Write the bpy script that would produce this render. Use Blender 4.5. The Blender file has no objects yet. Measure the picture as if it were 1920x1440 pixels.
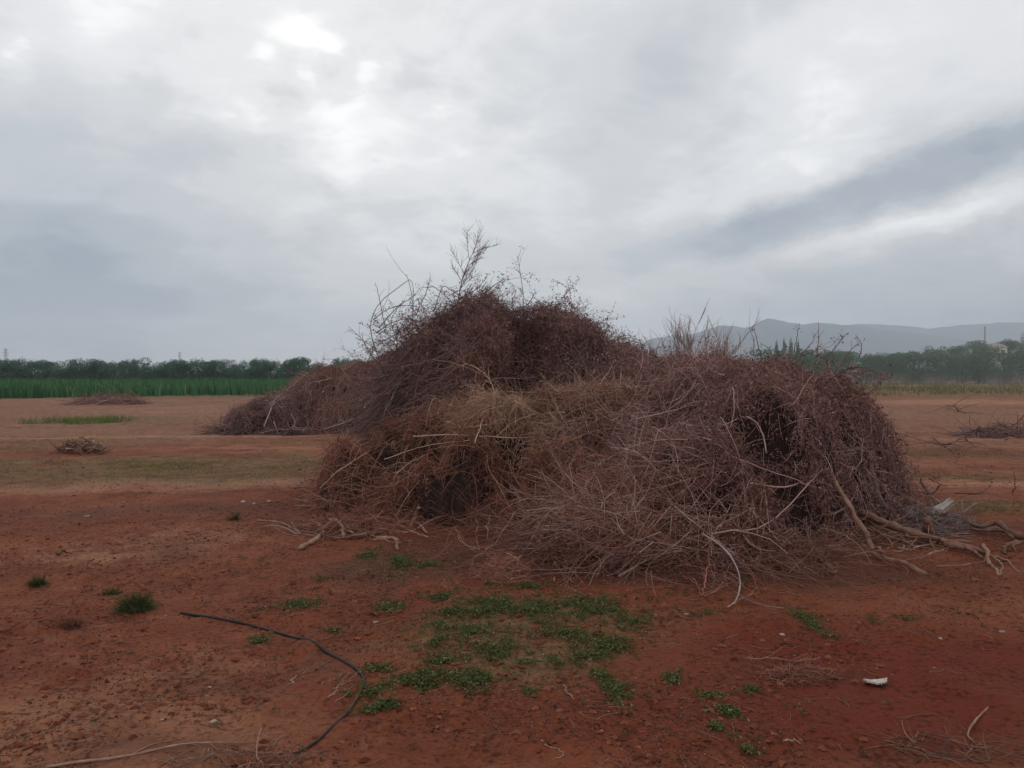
import bpy, math
import numpy as np
from mathutils import Vector

R = np.random.default_rng(7)
scene = bpy.context.scene
COL = scene.collection
rad = math.radians

# ------------------------------------------------------------------ camera
CAM_H, F, CX, CY = 1.6, 1450.0, 960.0, 720.0
PITCH = math.atan(20 / F)
cam_d = bpy.data.cameras.new('camera')
cam_d.sensor_width = 36
cam_d.lens = F / 1920 * 36
cam_d.clip_start = 0.05
cam_d.clip_end = 30000
cam = bpy.data.objects.new('camera', cam_d)
cam.location = (0, 0, CAM_H)
cam.rotation_euler = (math.pi / 2 - PITCH, 0, 0)
COL.objects.link(cam)
scene.camera = cam

scene.view_settings.view_transform = 'Standard'
scene.view_settings.look = 'None'
scene.view_settings.exposure = 0.0
scene.view_settings.gamma = 1.0
scene.cycles.use_denoising = True
scene.cycles.max_bounces = 6
scene.cycles.diffuse_bounces = 3
scene.cycles.volume_bounces = 3
scene.cycles.transparent_max_bounces = 8

SUN_AZ, SUN_EL = rad(-15), rad(27)       # behind the bright break in the cloud, ahead and left


def pix_dir(px, py):
    u, v = (px - CX) / F, -(py - CY) / F
    c, s = math.cos(PITCH), math.sin(PITCH)
    return np.array([u, c + v * s, -s + v * c])


def at(px, py, d):
    k = pix_dir(px, py)
    return np.array([0, 0, CAM_H]) + k * (d / k[1])


def azel(px, py):
    k = pix_dir(px, py)
    return math.degrees(math.atan2(k[0], k[1])), math.degrees(math.atan2(k[2], math.hypot(k[0], k[1])))


# ------------------------------------------------------------------ world: overcast sky
world = bpy.data.worlds.new('World')
scene.world = world
world.use_nodes = True
nt = world.node_tree
nt.nodes.clear()


class G:
    """tiny node-graph helper"""
    def __init__(s, tree): s.t = tree
    def n(s, typ, **kw):
        o = s.t.nodes.new(typ)
        for k, v in kw.items(): setattr(o, k, v)
        return o
    def put(s, sock, v):
        if hasattr(v, 'links') or isinstance(v, bpy.types.NodeSocket): s.t.links.new(v, sock)
        else: sock.default_value = v
    def m(s, op, a, b=0.0, c=None, clamp=False):
        o = s.n('ShaderNodeMath', operation=op, use_clamp=clamp)
        s.put(o.inputs[0], a); s.put(o.inputs[1], b)
        if c is not None: s.put(o.inputs[2], c)
        return o.outputs[0]
    def noise(s, vec, scale, detail=5, rough=0.55, dist=0.0, dim='3D'):
        o = s.n('ShaderNodeTexNoise', noise_dimensions=dim)
        if vec is not None: s.put(o.inputs['Vector'], vec)
        o.inputs['Scale'].default_value = scale
        o.inputs['Detail'].default_value = detail
        o.inputs['Roughness'].default_value = rough
        o.inputs['Distortion'].default_value = dist
        return o.outputs['Fac']
    def ramp(s, fac, stops, interp='LINEAR'):
        o = s.n('ShaderNodeValToRGB')
        cr = o.color_ramp
        cr.interpolation = interp
        while len(cr.elements) < len(stops): cr.elements.new(0.5)
        for e, (p, c) in zip(cr.elements, stops):
            e.position = p
            e.color = (*c, 1) if len(c) == 3 else c
        s.put(o.inputs[0], fac)
        return o.outputs[0]
    def mix(s, fac, a, b, mode='MIX'):
        o = s.n('ShaderNodeMix', data_type='RGBA', blend_type=mode)
        s.put(o.inputs[0], fac)
        s.put(o.inputs[6], a if not isinstance(a, tuple) else (*a, 1)[:4])
        s.put(o.inputs[7], b if not isinstance(b, tuple) else (*b, 1)[:4])
        return o.outputs[2]
    def xyz(s, x, y, z):
        o = s.n('ShaderNodeCombineXYZ')
        for i, v in enumerate((x, y, z)): s.put(o.inputs[i], v)
        return o.outputs[0]


g = G(nt)
tc = g.n('ShaderNodeTexCoord')
sp = g.n('ShaderNodeSeparateXYZ')
nt.links.new(tc.outputs['Generated'], sp.inputs[0])
dx, dy, dz = sp.outputs
az = g.m('MULTIPLY', g.m('ARCTAN2', dx, dy), 57.2958)
el = g.m('MULTIPLY', g.m('ARCSINE', g.m('MINIMUM', g.m('MAXIMUM', dz, -1.0), 1.0)), 57.2958)
# cloud-sheet coordinates: the sky seen on a flat layer, so that cloud texture thins towards the horizon
den = g.m('ADD', g.m('MAXIMUM', dz, 0.0), 0.30)
cu, cv = g.m('DIVIDE', dx, den), g.m('DIVIDE', dy, den)
sheet = g.xyz(cu, cv, 0.0)
# streaked copy, rotated so that its streaks run ahead to the right
ang = rad(38)
su = g.m('ADD', g.m('MULTIPLY', cu, math.cos(ang)), g.m('MULTIPLY', cv, math.sin(ang)))
sv = g.m('SUBTRACT', g.m('MULTIPLY', cv, math.cos(ang)), g.m('MULTIPLY', cu, math.sin(ang)))
streak = g.xyz(g.m('MULTIPLY', su, 0.5), g.m('MULTIPLY', sv, 1.6), 3.7)
w1 = g.m('MULTIPLY', g.m('SUBTRACT', g.noise(sheet, 1.7, 4), 0.5), 11.0)
w2 = g.m('MULTIPLY', g.m('SUBTRACT', g.noise(g.xyz(cu, cv, 9.3), 1.9, 4), 0.5), 8.0)
azw, elw = g.m('ADD', az, w1), g.m('ADD', el, w2)
w3 = g.m('MULTIPLY', g.m('SUBTRACT', g.noise(g.xyz(g.m('MULTIPLY', az, 0.22), g.m('MULTIPLY', el, 0.40), 2.0), 1.0, 7, 0.62), 0.5), 3.6)
azs, els = g.m('ADD', az, w3), g.m('ADD', el, w3)


def blob(px, py, rx, ry, rot, amp, warp=True, power=1.0):
    a0, e0 = azel(px, py)
    A, E = {True: (azw, elw), False: (az, el), 'soft': (azs, els)}[warp]
    p, q = g.m('SUBTRACT', A, a0), g.m('SUBTRACT', E, e0)
    c, s_ = math.cos(rad(rot)), math.sin(rad(rot))
    p2 = g.m('ADD', g.m('MULTIPLY', p, c / rx), g.m('MULTIPLY', q, s_ / rx))
    q2 = g.m('SUBTRACT', g.m('MULTIPLY', q, c / ry), g.m('MULTIPLY', p, s_ / ry))
    r2 = g.m('ADD', g.m('MULTIPLY', p2, p2), g.m('MULTIPLY', q2, q2))
    if power != 1.0: r2 = g.m('POWER', r2, power)
    return g.m('MULTIPLY', g.m('EXPONENT', g.m('MULTIPLY', r2, -1.0)), amp)


val = g.m('ADD', 0.70, g.m('MULTIPLY', g.m('SUBTRACT', g.noise(sheet, 2.4, 8, 0.56, 0.7), 0.5), 0.52))
val = g.m('ADD', val, g.m('MULTIPLY', g.m('SUBTRACT', g.noise(streak, 2.2, 7, 0.55, 0.3), 0.5), 0.20))
val = g.m('ADD', val, g.m('MULTIPLY', g.m('SUBTRACT', g.noise(g.xyz(cu, cv, 5.5), 7.0, 7, 0.58, 0.6), 0.5), 0.27))
val = g.m('SUBTRACT', val, g.m('MULTIPLY', g.m('EXPONENT', g.m('MULTIPLY', g.m('MAXIMUM', el, 0.0), -0.19)), 0.09))
BLOBS = [
    (620, 190, 15, 10, 0, 0.09), (565, 60, 1.6, 1.5, 0, 0.06),
    (660, 260, 9, 4.5, 10, 0.08), (180, 45, 6, 3, 0, 0.14),
    (40, 545, 15, 6.0, 10, -0.50), (260, 600, 13, 3.4, 0, -0.24), (150, 215, 9, 2.6, 8, -0.19),
    (340, 310, 7, 2.4, 25, -0.17), (40, 340, 5, 3, 0, -0.08),
    (1280, 60, 8, 4.0, 40, -0.10), (1180, 230, 6, 3.0, 45, -0.08),
    (1500, 250, 9, 2.2, 20, 0.13), (1660, 80, 7, 4, 30, 0.08),
    (1750, 590, 9, 1.8, 0, -0.18), (1600, 545, 18, 1.6, 0, -0.10), (1880, 520, 7, 3.0, 0, -0.10),
    (1450, 520, 8, 1.4, 4, -0.04), (1500, 600, 9, 1.3, 0, -0.05),
]
for b in BLOBS: val = g.m('ADD', val, blob(*b))
for (a_, b_, c_, d_, e_) in [(567, 50, 1.6, 1.4, 0.20), (500, 92, 0.9, 0.8, 0.18), (618, 96, 0.9, 0.8, 0.18), (686, 145, 1.6, 1.3, 0.24), (578, 136, 0.7, 0.9, 0.20), (630, 205, 1.9, 1.0, 0.16), (440, 225, 2.6, 1.0, 0.16), (700, 245, 2.4, 1.2, 0.12), (38, 88, 1.0, 0.6, 0.20), (200, 18, 3.0, 1.2, 0.07)]:
    val = g.m('ADD', val, blob(a_, b_, c_, d_, 10, e_, 'soft'))
val = g.m('ADD', val, blob(1660, 352, 15.5, 1.7, 15.5, -0.37, 'soft', 2.2))
val = g.m('ADD', val, blob(1250, 455, 9.0, 1.1, 14.0, -0.13, 'soft'))
val = g.m('ADD', val, blob(1790, 402, 6.0, 0.9, 14, 0.26, 'soft', 1.3))
val = g.m('ADD', val, blob(1560, 300, 12, 1.1, 15, 0.08, 'soft'))
val = g.m('ADD', val, blob(1590, 445, 8, 0.9, 12, 0.10, 'soft'))
val = g.m('ADD', val, blob(1740, 490, 9, 2.0, 12, -0.12, 'soft', 1.5))
val = g.m('ADD', val, blob(1755, 603, 2.2, 0.12, 0, 0.12, False))
brk = g.ramp(g.noise(g.xyz(cu, cv, 7.7), 6.5, 6, 0.5, 0.4), [(0.48, (0, 0, 0)), (0.76, (1, 1, 1))])
val = g.m('ADD', val, g.m('MULTIPLY', brk, blob(600, 170, 11, 8, 0, 0.24)))
val = g.m('SUBTRACT', val, g.m('MULTIPLY', g.ramp(g.noise(g.xyz(cu, cv, 8.8), 4.5, 6, 0.5, 0.4), [(0.5, (0, 0, 0)), (0.68, (1, 1, 1))]), blob(620, 200, 16, 11, 0, 0.16)))
cloud = g.ramp(val, [(0.10, (0.215, 0.280, 0.375)), (0.30, (0.395, 0.443, 0.500)), (0.47, (0.55, 0.58, 0.625)),
                     (0.62, (0.685, 0.695, 0.715)), (0.80, (0.86, 0.86, 0.875)), (1.0, (1.12, 1.12, 1.12))], 'EASE')
SKY_STR = 0.11
sky = g.n('ShaderNodeTexSky', sky_type='NISHITA')
sky.sun_disc = False
sky.sun_elevation = SUN_EL
sky.sun_rotation = SUN_AZ
sky.air_density = 1.2
cl = g.n('ShaderNodeVectorMath', operation='SCALE')
nt.links.new(cloud, cl.inputs[0])
cl.inputs['Scale'].default_value = 1.0 / SKY_STR
skc = g.mix(0.965, sky.outputs[0], cl.outputs[0])
bg = g.n('ShaderNodeBackground')
g.put(bg.inputs['Color'], skc)
bg.inputs['Strength'].default_value = SKY_STR
wo = g.n('ShaderNodeOutputWorld')
nt.links.new(bg.outputs[0], wo.inputs['Surface'])

sun_d = bpy.data.lights.new('sun', 'SUN')
sun_d.energy = 0.5
sun_d.angle = rad(40)
sun_d.color = (1.0, 0.97, 0.93)
sun = bpy.data.objects.new('sun', sun_d)
sun.rotation_euler = Vector((-math.sin(SUN_AZ) * math.cos(SUN_EL), -math.cos(SUN_AZ) * math.cos(SUN_EL), -math.sin(SUN_EL))).to_track_quat('-Z', 'Y').to_euler()
COL.objects.link(sun)

# ------------------------------------------------------------------ helpers
TAB = np.random.default_rng(99).random((512, 512)).astype(np.float32)


def vn(x, y, sc=1.0, seed=0):
    x = np.asarray(x, float) / sc + seed * 37.13 + 1000
    y = np.asarray(y, float) / sc + seed * 91.77 + 1000
    ix, iy = np.floor(x).astype(np.int64), np.floor(y).astype(np.int64)
    fx, fy = x - ix, y - iy
    fx, fy = fx * fx * (3 - 2 * fx), fy * fy * (3 - 2 * fy)
    a, b = TAB[ix & 511, iy & 511], TAB[(ix + 1) & 511, iy & 511]
    c, d = TAB[ix & 511, (iy + 1) & 511], TAB[(ix + 1) & 511, (iy + 1) & 511]
    return (a + (b - a) * fx) * (1 - fy) + (c + (d - c) * fx) * fy - 0.5


def sm(a, b, x):
    t = np.clip((x - a) / (b - a), 0, 1)
    return t * t * (3 - 2 * t)


def gz(x, y):
    """height of the soil"""
    x, y = np.asarray(x, float), np.asarray(y, float)
    d = np.hypot(x, y)
    z = 0.07 * vn(x, y, 4.0, 1) + 0.045 * vn(x, y, 1.3, 2)
    z = z + 0.036 * vn(x, y, 0.46, 3) * sm(40, 12, d)
    # low berms left by wheels, running across
    q = y - 0.10 * x + 2.6 * vn(x, y, 7, 4) + 0.8 * vn(x, y, 2.2, 14)
    z = z + 0.10 * np.clip(vn(x, y, 5.0, 15) + 0.35, 0, 1) * np.maximum(0, np.sin(q * 1.35)) ** 6 * sm(11, 14, y) * sm(60, 40, y)
    return z


def gzf(x, y):
    """the soil with its clods"""
    d = np.hypot(x, y)
    near = sm(13, 5, d)
    c = vn(x, y, 0.16, 5)
    z = gz(x, y) + near * (0.017 * c + 0.010 * vn(x, y, 0.08, 6))
    lump = np.maximum(0, vn(x, y, 0.20, 7) - 0.13) * np.maximum(0, vn(x, y, 1.1, 8) + 0.22)
    return z + near * 0.26 * lump


def gp(px, py, lift=0.0):
    """point of the soil seen at a pixel of the photograph"""
    k = pix_dir(px, py)
    t = -CAM_H / k[2]
    for _ in range(3):
        p = k * t
        t = (float(gz(p[0], p[1])) - CAM_H) / k[2]
    p = k * t
    return np.array([p[0], p[1], float(gz(p[0], p[1])) + lift])


def mk(name, V, Fc, mat, parent=None, smooth=True, attrs=None, link=True):
    V = np.asarray(V, np.float32).reshape(-1, 3)
    me = bpy.data.meshes.new(name)
    groups = Fc if isinstance(Fc, list) else [Fc]
    groups = [np.asarray(f, np.int32) for f in groups if len(f)]
    me.vertices.add(len(V))
    me.vertices.foreach_set('co', V.ravel())
    tot = sum(f.size for f in groups)
    me.loops.add(tot)
    me.loops.foreach_set('vertex_index', np.concatenate([f.ravel() for f in groups]))
    sizes = np.concatenate([np.full(len(f), f.shape[1], np.int32) for f in groups])
    me.polygons.add(len(sizes))
    starts = np.zeros(len(sizes), np.int32)
    starts[1:] = np.cumsum(sizes)[:-1]
    me.polygons.foreach_set('loop_start', starts)
    me.update(calc_edges=True)
    me.polygons.foreach_set('use_smooth', np.full(len(sizes), bool(smooth)))
    for k, a in (attrs or {}).items():
        at_ = me.attributes.new(k, 'FLOAT', 'POINT')
        at_.data.foreach_set('value', np.asarray(a, np.float32).ravel())
    if mat: me.materials.append(mat)
    o = bpy.data.objects.new(name, me)
    COL.objects.link(o)
    if parent: o.parent = parent
    return o


def tag(o, label=None, cat=None, group=None, kind=None):
    if label: o['label'] = label
    if cat: o['category'] = cat
    if group: o['group'] = group
    if kind: o['kind'] = kind
    return o


def thing(name, label, cat, group=None, loc=(0, 0, 0)):
    o = bpy.data.objects.new(name, None)
    o.empty_display_size = 0.2
    o.location = loc
    COL.objects.link(o)
    return tag(o, label, cat, group)


def local(V, root):
    return np.asarray(V) - np.array(root.location)


def unit(v):
    return v / np.maximum(np.linalg.norm(v, axis=-1, keepdims=True), 1e-9)


def tubes(P, Rr, S=3, caps=False):
    """P (N,K,3), Rr (N,K) -> verts, faces"""
    N, K, _ = P.shape
    T = unit(np.gradient(P, axis=1))
    ref = np.broadcast_to(np.array([0.31, 0.17, 0.93]), P.shape)
    alt = np.broadcast_to(np.array([0.93, -0.3, 0.1]), P.shape)
    use = (np.abs((T * ref).sum(-1)).mean(1) > 0.85)[:, None, None]
    ref = np.where(use, alt, ref)
    n1 = unit(np.cross(T, ref))
    n2 = np.cross(T, n1)
    a = np.arange(S) * 2 * np.pi / S
    ring = P[:, :, None, :] + Rr[:, :, None, None] * (np.cos(a)[None, None, :, None] * n1[:, :, None, :] + np.sin(a)[None, None, :, None] * n2[:, :, None, :])
    V = ring.reshape(-1, 3)
    idx = np.arange(N * K * S).reshape(N, K, S)
    q = np.stack([idx[:, :-1, :], np.roll(idx, -1, 2)[:, :-1, :], np.roll(idx, -1, 2)[:, 1:, :], idx[:, 1:, :]], -1).reshape(-1, 4)
    Fs = [q]
    if caps:
        Fs.append(idx[:, 0, ::-1].reshape(-1, S)); Fs.append(idx[:, -1, :].reshape(-1, S))
    return V, Fs


def resample(pts, K):
    """smooth (Catmull-Rom) polyline through pts"""
    p = np.asarray(pts, float)
    if len(p) == 2: p = np.stack([p[0], p.mean(0), p[1]])
    e = np.vstack([2 * p[0] - p[1], p, 2 * p[-1] - p[-2]])
    s = np.linspace(0, len(p) - 1 - 1e-6, K)
    i = np.floor(s).astype(int)
    t = (s - i)[:, None]
    p0, p1, p2, p3 = e[i], e[i + 1], e[i + 2], e[i + 3]
    return 0.5 * ((2 * p1) + (-p0 + p2) * t + (2 * p0 - 5 * p1 + 4 * p2 - p3) * t * t + (-p0 + 3 * p1 - 3 * p2 + p3) * t ** 3)


def leaves(C, A, Nn, Ln, Wd, curl=0.25):
    """folded leaves: centre C, axis A, normal Nn, length, width; 6 vertices, 4 triangles each"""
    A = unit(A)
    B = unit(np.cross(A, Nn))
    Nn = np.cross(B, A)
    Ln, Wd = Ln[:, None], Wd[:, None]
    v0 = C - A * Ln * 0.5
    v1 = C - A * Ln * 0.08 + B * Wd * 0.5 + Nn * Wd * 0.35
    v2 = C - A * Ln * 0.08 - B * Wd * 0.5 + Nn * Wd * 0.35
    v3 = C + A * Ln * 0.5 - Nn * Ln * curl
    v4 = C + A * Ln * 0.1
    V = np.stack([v0, v1, v2, v3, v4], 1).reshape(-1, 3)
    b = (np.arange(len(C)) * 5)[:, None]
    Fc = np.concatenate([b + np.array([[0, 4, 1]]), b + np.array([[1, 4, 3]]), b + np.array([[0, 2, 4]]), b + np.array([[2, 3, 4]])])
    return V, Fc


def rdir(n, rng=R):
    return unit(rng.normal(size=(n, 3)))


# ------------------------------------------------------------------ materials
def mat_ramp(name, stops, rough=0.85, noise=None, spec=0.25, bump=None, attr='tint', noise_amt=0.35, trans=0.0):
    m = bpy.data.materials.new(name)
    m.use_nodes = True
    t = m.node_tree
    t.nodes.clear()
    q = G(t)
    a = q.n('ShaderNodeAttribute', attribute_name=attr)
    fac = a.outputs['Fac']
    co = q.n('ShaderNodeTexCoord').outputs['Object']
    if noise:
        fac = q.m('ADD', fac, q.m('MULTIPLY', q.m('SUBTRACT', q.noise(co, noise, 4), 0.5), noise_amt * 2), clamp=True)
    col = q.ramp(fac, stops)
    p = q.n('ShaderNodeBsdfPrincipled')
    q.put(p.inputs['Base Color'], col)
    p.inputs['Roughness'].default_value = rough
    p.inputs['Specular IOR Level'].default_value = spec
    if bump:
        b = q.n('ShaderNodeBump')
        b.inputs['Strength'].default_value = bump[1]
        b.inputs['Distance'].default_value = bump[2]
        q.put(b.inputs['Height'], q.noise(co, bump[0], 6, 0.65))
        q.put(p.inputs['Normal'], b.outputs[0])
    out = q.n('ShaderNodeOutputMaterial')
    if trans:
        tr = q.n('ShaderNodeBsdfTranslucent')
        q.put(tr.inputs['Color'], col)
        ms = q.n('ShaderNodeMixShader')
        ms.inputs[0].default_value = trans
        t.links.new(p.outputs[0], ms.inputs[1]); t.links.new(tr.outputs[0], ms.inputs[2])
        t.links.new(ms.outputs[0], out.inputs[0])
    else:
        t.links.new(p.outputs[0], out.inputs[0])
    return m


M = {}
M['core'] = mat_ramp('matted_twigs_shade', [(0, (0.020, 0.012, 0.010)), (1, (0.055, 0.032, 0.026))], 0.95, 9, 0.1, (30, 1, 0.05))  # shade inside the heap is put into this near-black colour
M['twig_mauve'] = mat_ramp('weathered_mauve_twigs', [(0, (0.113, 0.059, 0.056)), (0.5, (0.296, 0.156, 0.139)), (0.85, (0.467, 0.291, 0.254)), (1, (0.681, 0.511, 0.453))])
M['twig_dark'] = mat_ramp('dark_brown_twigs', [(0, (0.074, 0.047, 0.048)), (0.5, (0.204, 0.119, 0.109)), (0.9, (0.346, 0.216, 0.191)), (1, (0.469, 0.359, 0.332))])
M['twig_rust'] = mat_ramp('rusty_twigs', [(0, (0.103, 0.040, 0.026)), (0.5, (0.273, 0.103, 0.070)), (0.85, (0.412, 0.188, 0.130)), (1, (0.582, 0.375, 0.275))])
M['straw'] = mat_ramp('dry_straw', [(0, (0.208, 0.109, 0.068)), (0.5, (0.416, 0.247, 0.160)), (1, (0.736, 0.510, 0.362))])
M['leaf_dead'] = mat_ramp('dead_brown_leaves', [(0, (0.078, 0.038, 0.035)), (0.5, (0.254, 0.116, 0.097)), (0.85, (0.403, 0.218, 0.183)), (1, (0.546, 0.389, 0.342))], 0.7, spec=0.35, trans=0.15)
M['leaf_rust'] = mat_ramp('dead_rusty_leaves', [(0, (0.088, 0.037, 0.029)), (0.5, (0.250, 0.106, 0.076)), (1, (0.450, 0.241, 0.178))], 0.7, spec=0.35, trans=0.15)
M['bark'] = mat_ramp('weathered_bark', [(0, (0.095, 0.045, 0.031)), (0.5, (0.24, 0.125, 0.085)), (1, (0.42, 0.27, 0.20))], 0.85, 14, 0.2, (60, 0.7, 0.01))
M['bark_grey'] = mat_ramp('grey_bark', [(0, (0.12, 0.085, 0.075)), (0.5, (0.27, 0.20, 0.18)), (1, (0.42, 0.34, 0.30))], 0.85, 14, 0.2, (60, 0.7, 0.01))
M['splinter'] = mat_ramp('pale_split_wood', [(0, (0.187, 0.136, 0.111)), (0.5, (0.289, 0.230, 0.191)), (1, (0.408, 0.348, 0.306))], 0.8, 20, 0.2, (0.750, 0.510, 0.009))
M['bare'] = mat_ramp('pale_bare_branches', [(0, (0.16, 0.11, 0.10)), (0.5, (0.34, 0.26, 0.24)), (1, (0.50, 0.42, 0.39))])
M['weed'] = mat_ramp('green_weed_leaves', [(0, (0.024, 0.038, 0.014)), (0.5, (0.089, 0.104, 0.029)), (0.8, (0.170, 0.170, 0.068)), (1, (0.289, 0.281, 0.180))], 0.75, spec=0.15, trans=0.2)
M['grass'] = mat_ramp('short_grass', [(0, (0.07, 0.075, 0.022)), (0.5, (0.15, 0.155, 0.045)), (1, (0.27, 0.225, 0.10))], 0.8, trans=0.2)
M['grass_bright'] = mat_ramp('bright_grass', [(0, (0.07, 0.095, 0.025)), (0.6, (0.14, 0.185, 0.050)), (1, (0.25, 0.24, 0.10))], 0.8, trans=0.2)
M['crop'] = mat_ramp('green_crop', [(0, (0.022, 0.065, 0.026)), (0.6, (0.055, 0.160, 0.060)), (1, (0.13, 0.25, 0.11))], 0.7, trans=0.2)
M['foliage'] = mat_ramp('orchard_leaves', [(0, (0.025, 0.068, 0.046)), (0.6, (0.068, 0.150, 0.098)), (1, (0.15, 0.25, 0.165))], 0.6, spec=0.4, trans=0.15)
M['foliage_hazy'] = mat_ramp('haze_paled_leaves', [(0, (0.054, 0.101, 0.059)), (0.6, (0.108, 0.185, 0.104)), (1, (0.171, 0.269, 0.153))], 0.7, trans=0.15)  # haze is painted into this leaf colour, paler than the orchard's
M['dry_weed'] = mat_ramp('dry_grey_weeds', [(0, (0.12, 0.10, 0.08)), (0.6, (0.22, 0.19, 0.165)), (1, (0.34, 0.30, 0.27))])
M['stone'] = mat_ramp('pale_stone', [(0, (0.202, 0.140, 0.109)), (0.5, (0.331, 0.259, 0.211)), (1, (0.446, 0.385, 0.326))], 0.85, 18, 0.2, (0.750, 0.350, 0.003))
M['clod'] = mat_ramp('red_clods', [(0, (0.09, 0.025, 0.014)), (0.6, (0.18, 0.056, 0.029)), (1, (0.26, 0.095, 0.052))], 0.95, 20, 0.1, (60, 0.7, 0.006))
M['litter'] = mat_ramp('leaf_litter', [(0, (0.04, 0.018, 0.013)), (0.55, (0.11, 0.050, 0.034)), (0.85, (0.24, 0.135, 0.09)), (1, (0.46, 0.36, 0.28))], 0.85)
M['hose'] = mat_ramp('black_pipe', [(0, (0.010, 0.009, 0.009)), (0.6, (0.030, 0.020, 0.017)), (1, (0.15, 0.07, 0.045))], 0.7, 7, 0.25, None, noise_amt=0.5)
M['steel'] = mat_ramp('galvanised_steel', [(0, (0.20, 0.22, 0.24)), (1, (0.34, 0.36, 0.38))], 0.6)
M['white'] = mat_ramp('chipped_white', [(0, (0.33, 0.25, 0.19)), (0.5, (0.52, 0.46, 0.40)), (1, (0.66, 0.62, 0.57))], 0.6, 30, 0.3, None, noise_amt=0.5)
M['plaster'] = mat_ramp('pale_plaster', [(0, (0.55, 0.52, 0.48)), (1, (0.72, 0.70, 0.66))], 0.9)
M['roof'] = mat_ramp('grey_roof', [(0, (0.22, 0.18, 0.16)), (1, (0.36, 0.30, 0.27))], 0.9)


def ground_material():
    m = bpy.data.materials.new('red_soil')
    m.use_nodes = True
    t = m.node_tree
    t.nodes.clear()
    q = G(t)
    co = q.n('ShaderNodeTexCoord').outputs['Object']
    A = lambda n: q.n('ShaderNodeAttribute', attribute_name=n).outputs['Fac']
    n1, n2, n3 = q.noise(co, 0.9, 6), q.noise(co, 5.0, 6, 0.65), q.noise(co, 38, 5, 0.7)
    f = q.m('ADD', q.m('MULTIPLY', n1, 0.55), q.m('MULTIPLY', n2, 0.45))
    col = q.ramp(f, [(0.30, (0.135, 0.034, 0.016)), (0.50, (0.222, 0.064, 0.030)), (0.68, (0.31, 0.112, 0.055))])
    def jag(a, lo, hi, amt=0.9):
        return q.m('SMOOTHSTEP', lo, hi, 0) if False else q.ramp(q.m('ADD', a, q.m('MULTIPLY', q.m('SUBTRACT', f, 0.5), amt * 2)), [(lo, (0, 0, 0)), (hi, (1, 1, 1))])
    col = q.mix(q.m('MULTIPLY', jag(A('drab'), 0.25, 0.95, 0.6), 0.8), col, q.ramp(n2, [(0.35, (0.185, 0.092, 0.053)), (0.62, (0.315, 0.172, 0.105))]))
    col = q.mix(jag(A('pale'), 0.25, 0.85), col, (0.37, 0.180, 0.108))
    col = q.mix(jag(A('red'), 0.25, 0.85), col, (0.170, 0.034, 0.017))
    col = q.mix(jag(A('tan'), 0.25, 0.90), col, (0.32, 0.132, 0.072))
    col = q.mix(q.m('MULTIPLY', jag(A('olive'), 0.40, 1.1), 0.75), col, q.ramp(n2, [(0.35, (0.105, 0.065, 0.027)), (0.62, (0.225, 0.135, 0.062))]))
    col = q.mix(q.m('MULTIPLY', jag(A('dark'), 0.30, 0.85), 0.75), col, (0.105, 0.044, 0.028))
    sp_ = q.ramp(q.m('ADD', q.noise(co, 27, 5, 0.65), q.m('MULTIPLY', q.m('SUBTRACT', q.noise(co, 2.6, 5, 0.6), 0.5), 0.5)), [(0.34, (0.45, 0.43, 0.42)), (0.48, (1, 1, 1))])
    col = q.mix(1.0, col, sp_, 'MULTIPLY')
    col = q.mix(1.0, col, q.ramp(n3, [(0.3, (0.72, 0.70, 0.68)), (0.7, (1.15, 1.15, 1.15))]), 'MULTIPLY')
    p = q.n('ShaderNodeBsdfPrincipled')
    q.put(p.inputs['Base Color'], col)
    p.inputs['Roughness'].default_value = 0.93
    p.inputs['Specular IOR Level'].default_value = 0.15
    b1 = q.n('ShaderNodeBump')
    b1.inputs['Strength'].default_value = 0.9
    b1.inputs['Distance'].default_value = 0.035
    q.put(b1.inputs['Height'], q.noise(co, 13, 8, 0.72))
    q.put(p.inputs['Normal'], b1.outputs[0])
    out = q.n('ShaderNodeOutputMaterial')
    t.links.new(p.outputs[0], out.inputs[0])
    return m


# ------------------------------------------------------------------ the soil
def axis(a, b, step, grow, lim):
    out, v = [b], b
    while v < lim:
        v += step + grow * (v - b)
        out.append(v)
    lo, v = [], a
    return np.array(out)


pos = axis(0, 5.0, 0.04, 0.022, 4600)
xs = np.concatenate([-pos[::-1], np.arange(-4.96, 4.97, 0.04), pos])
ys = np.concatenate([np.arange(-30, 2.4, 1.2), np.arange(2.4, 9.0, 0.032), axis(0, 9.0, 0.032, 0.0125, 4600)])
X, Y = np.meshgrid(xs, ys)
Z = gzf(X, Y)
nx, ny = len(xs), len(ys)
ii = np.arange(nx * ny).reshape(ny, nx)
FQ = np.stack([ii[:-1, :-1], ii[:-1, 1:], ii[1:, 1:], ii[1:, :-1]], -1).reshape(-1, 4)


def spot(px, py, rx, ry, amp=1.0):
    """a patch of soil centred where the photograph shows it, radii in metres"""
    c = gp(px, py)
    return amp * np.exp(-(((X - c[0]) / rx) ** 2 + ((Y - c[1]) / ry) ** 2))


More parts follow.
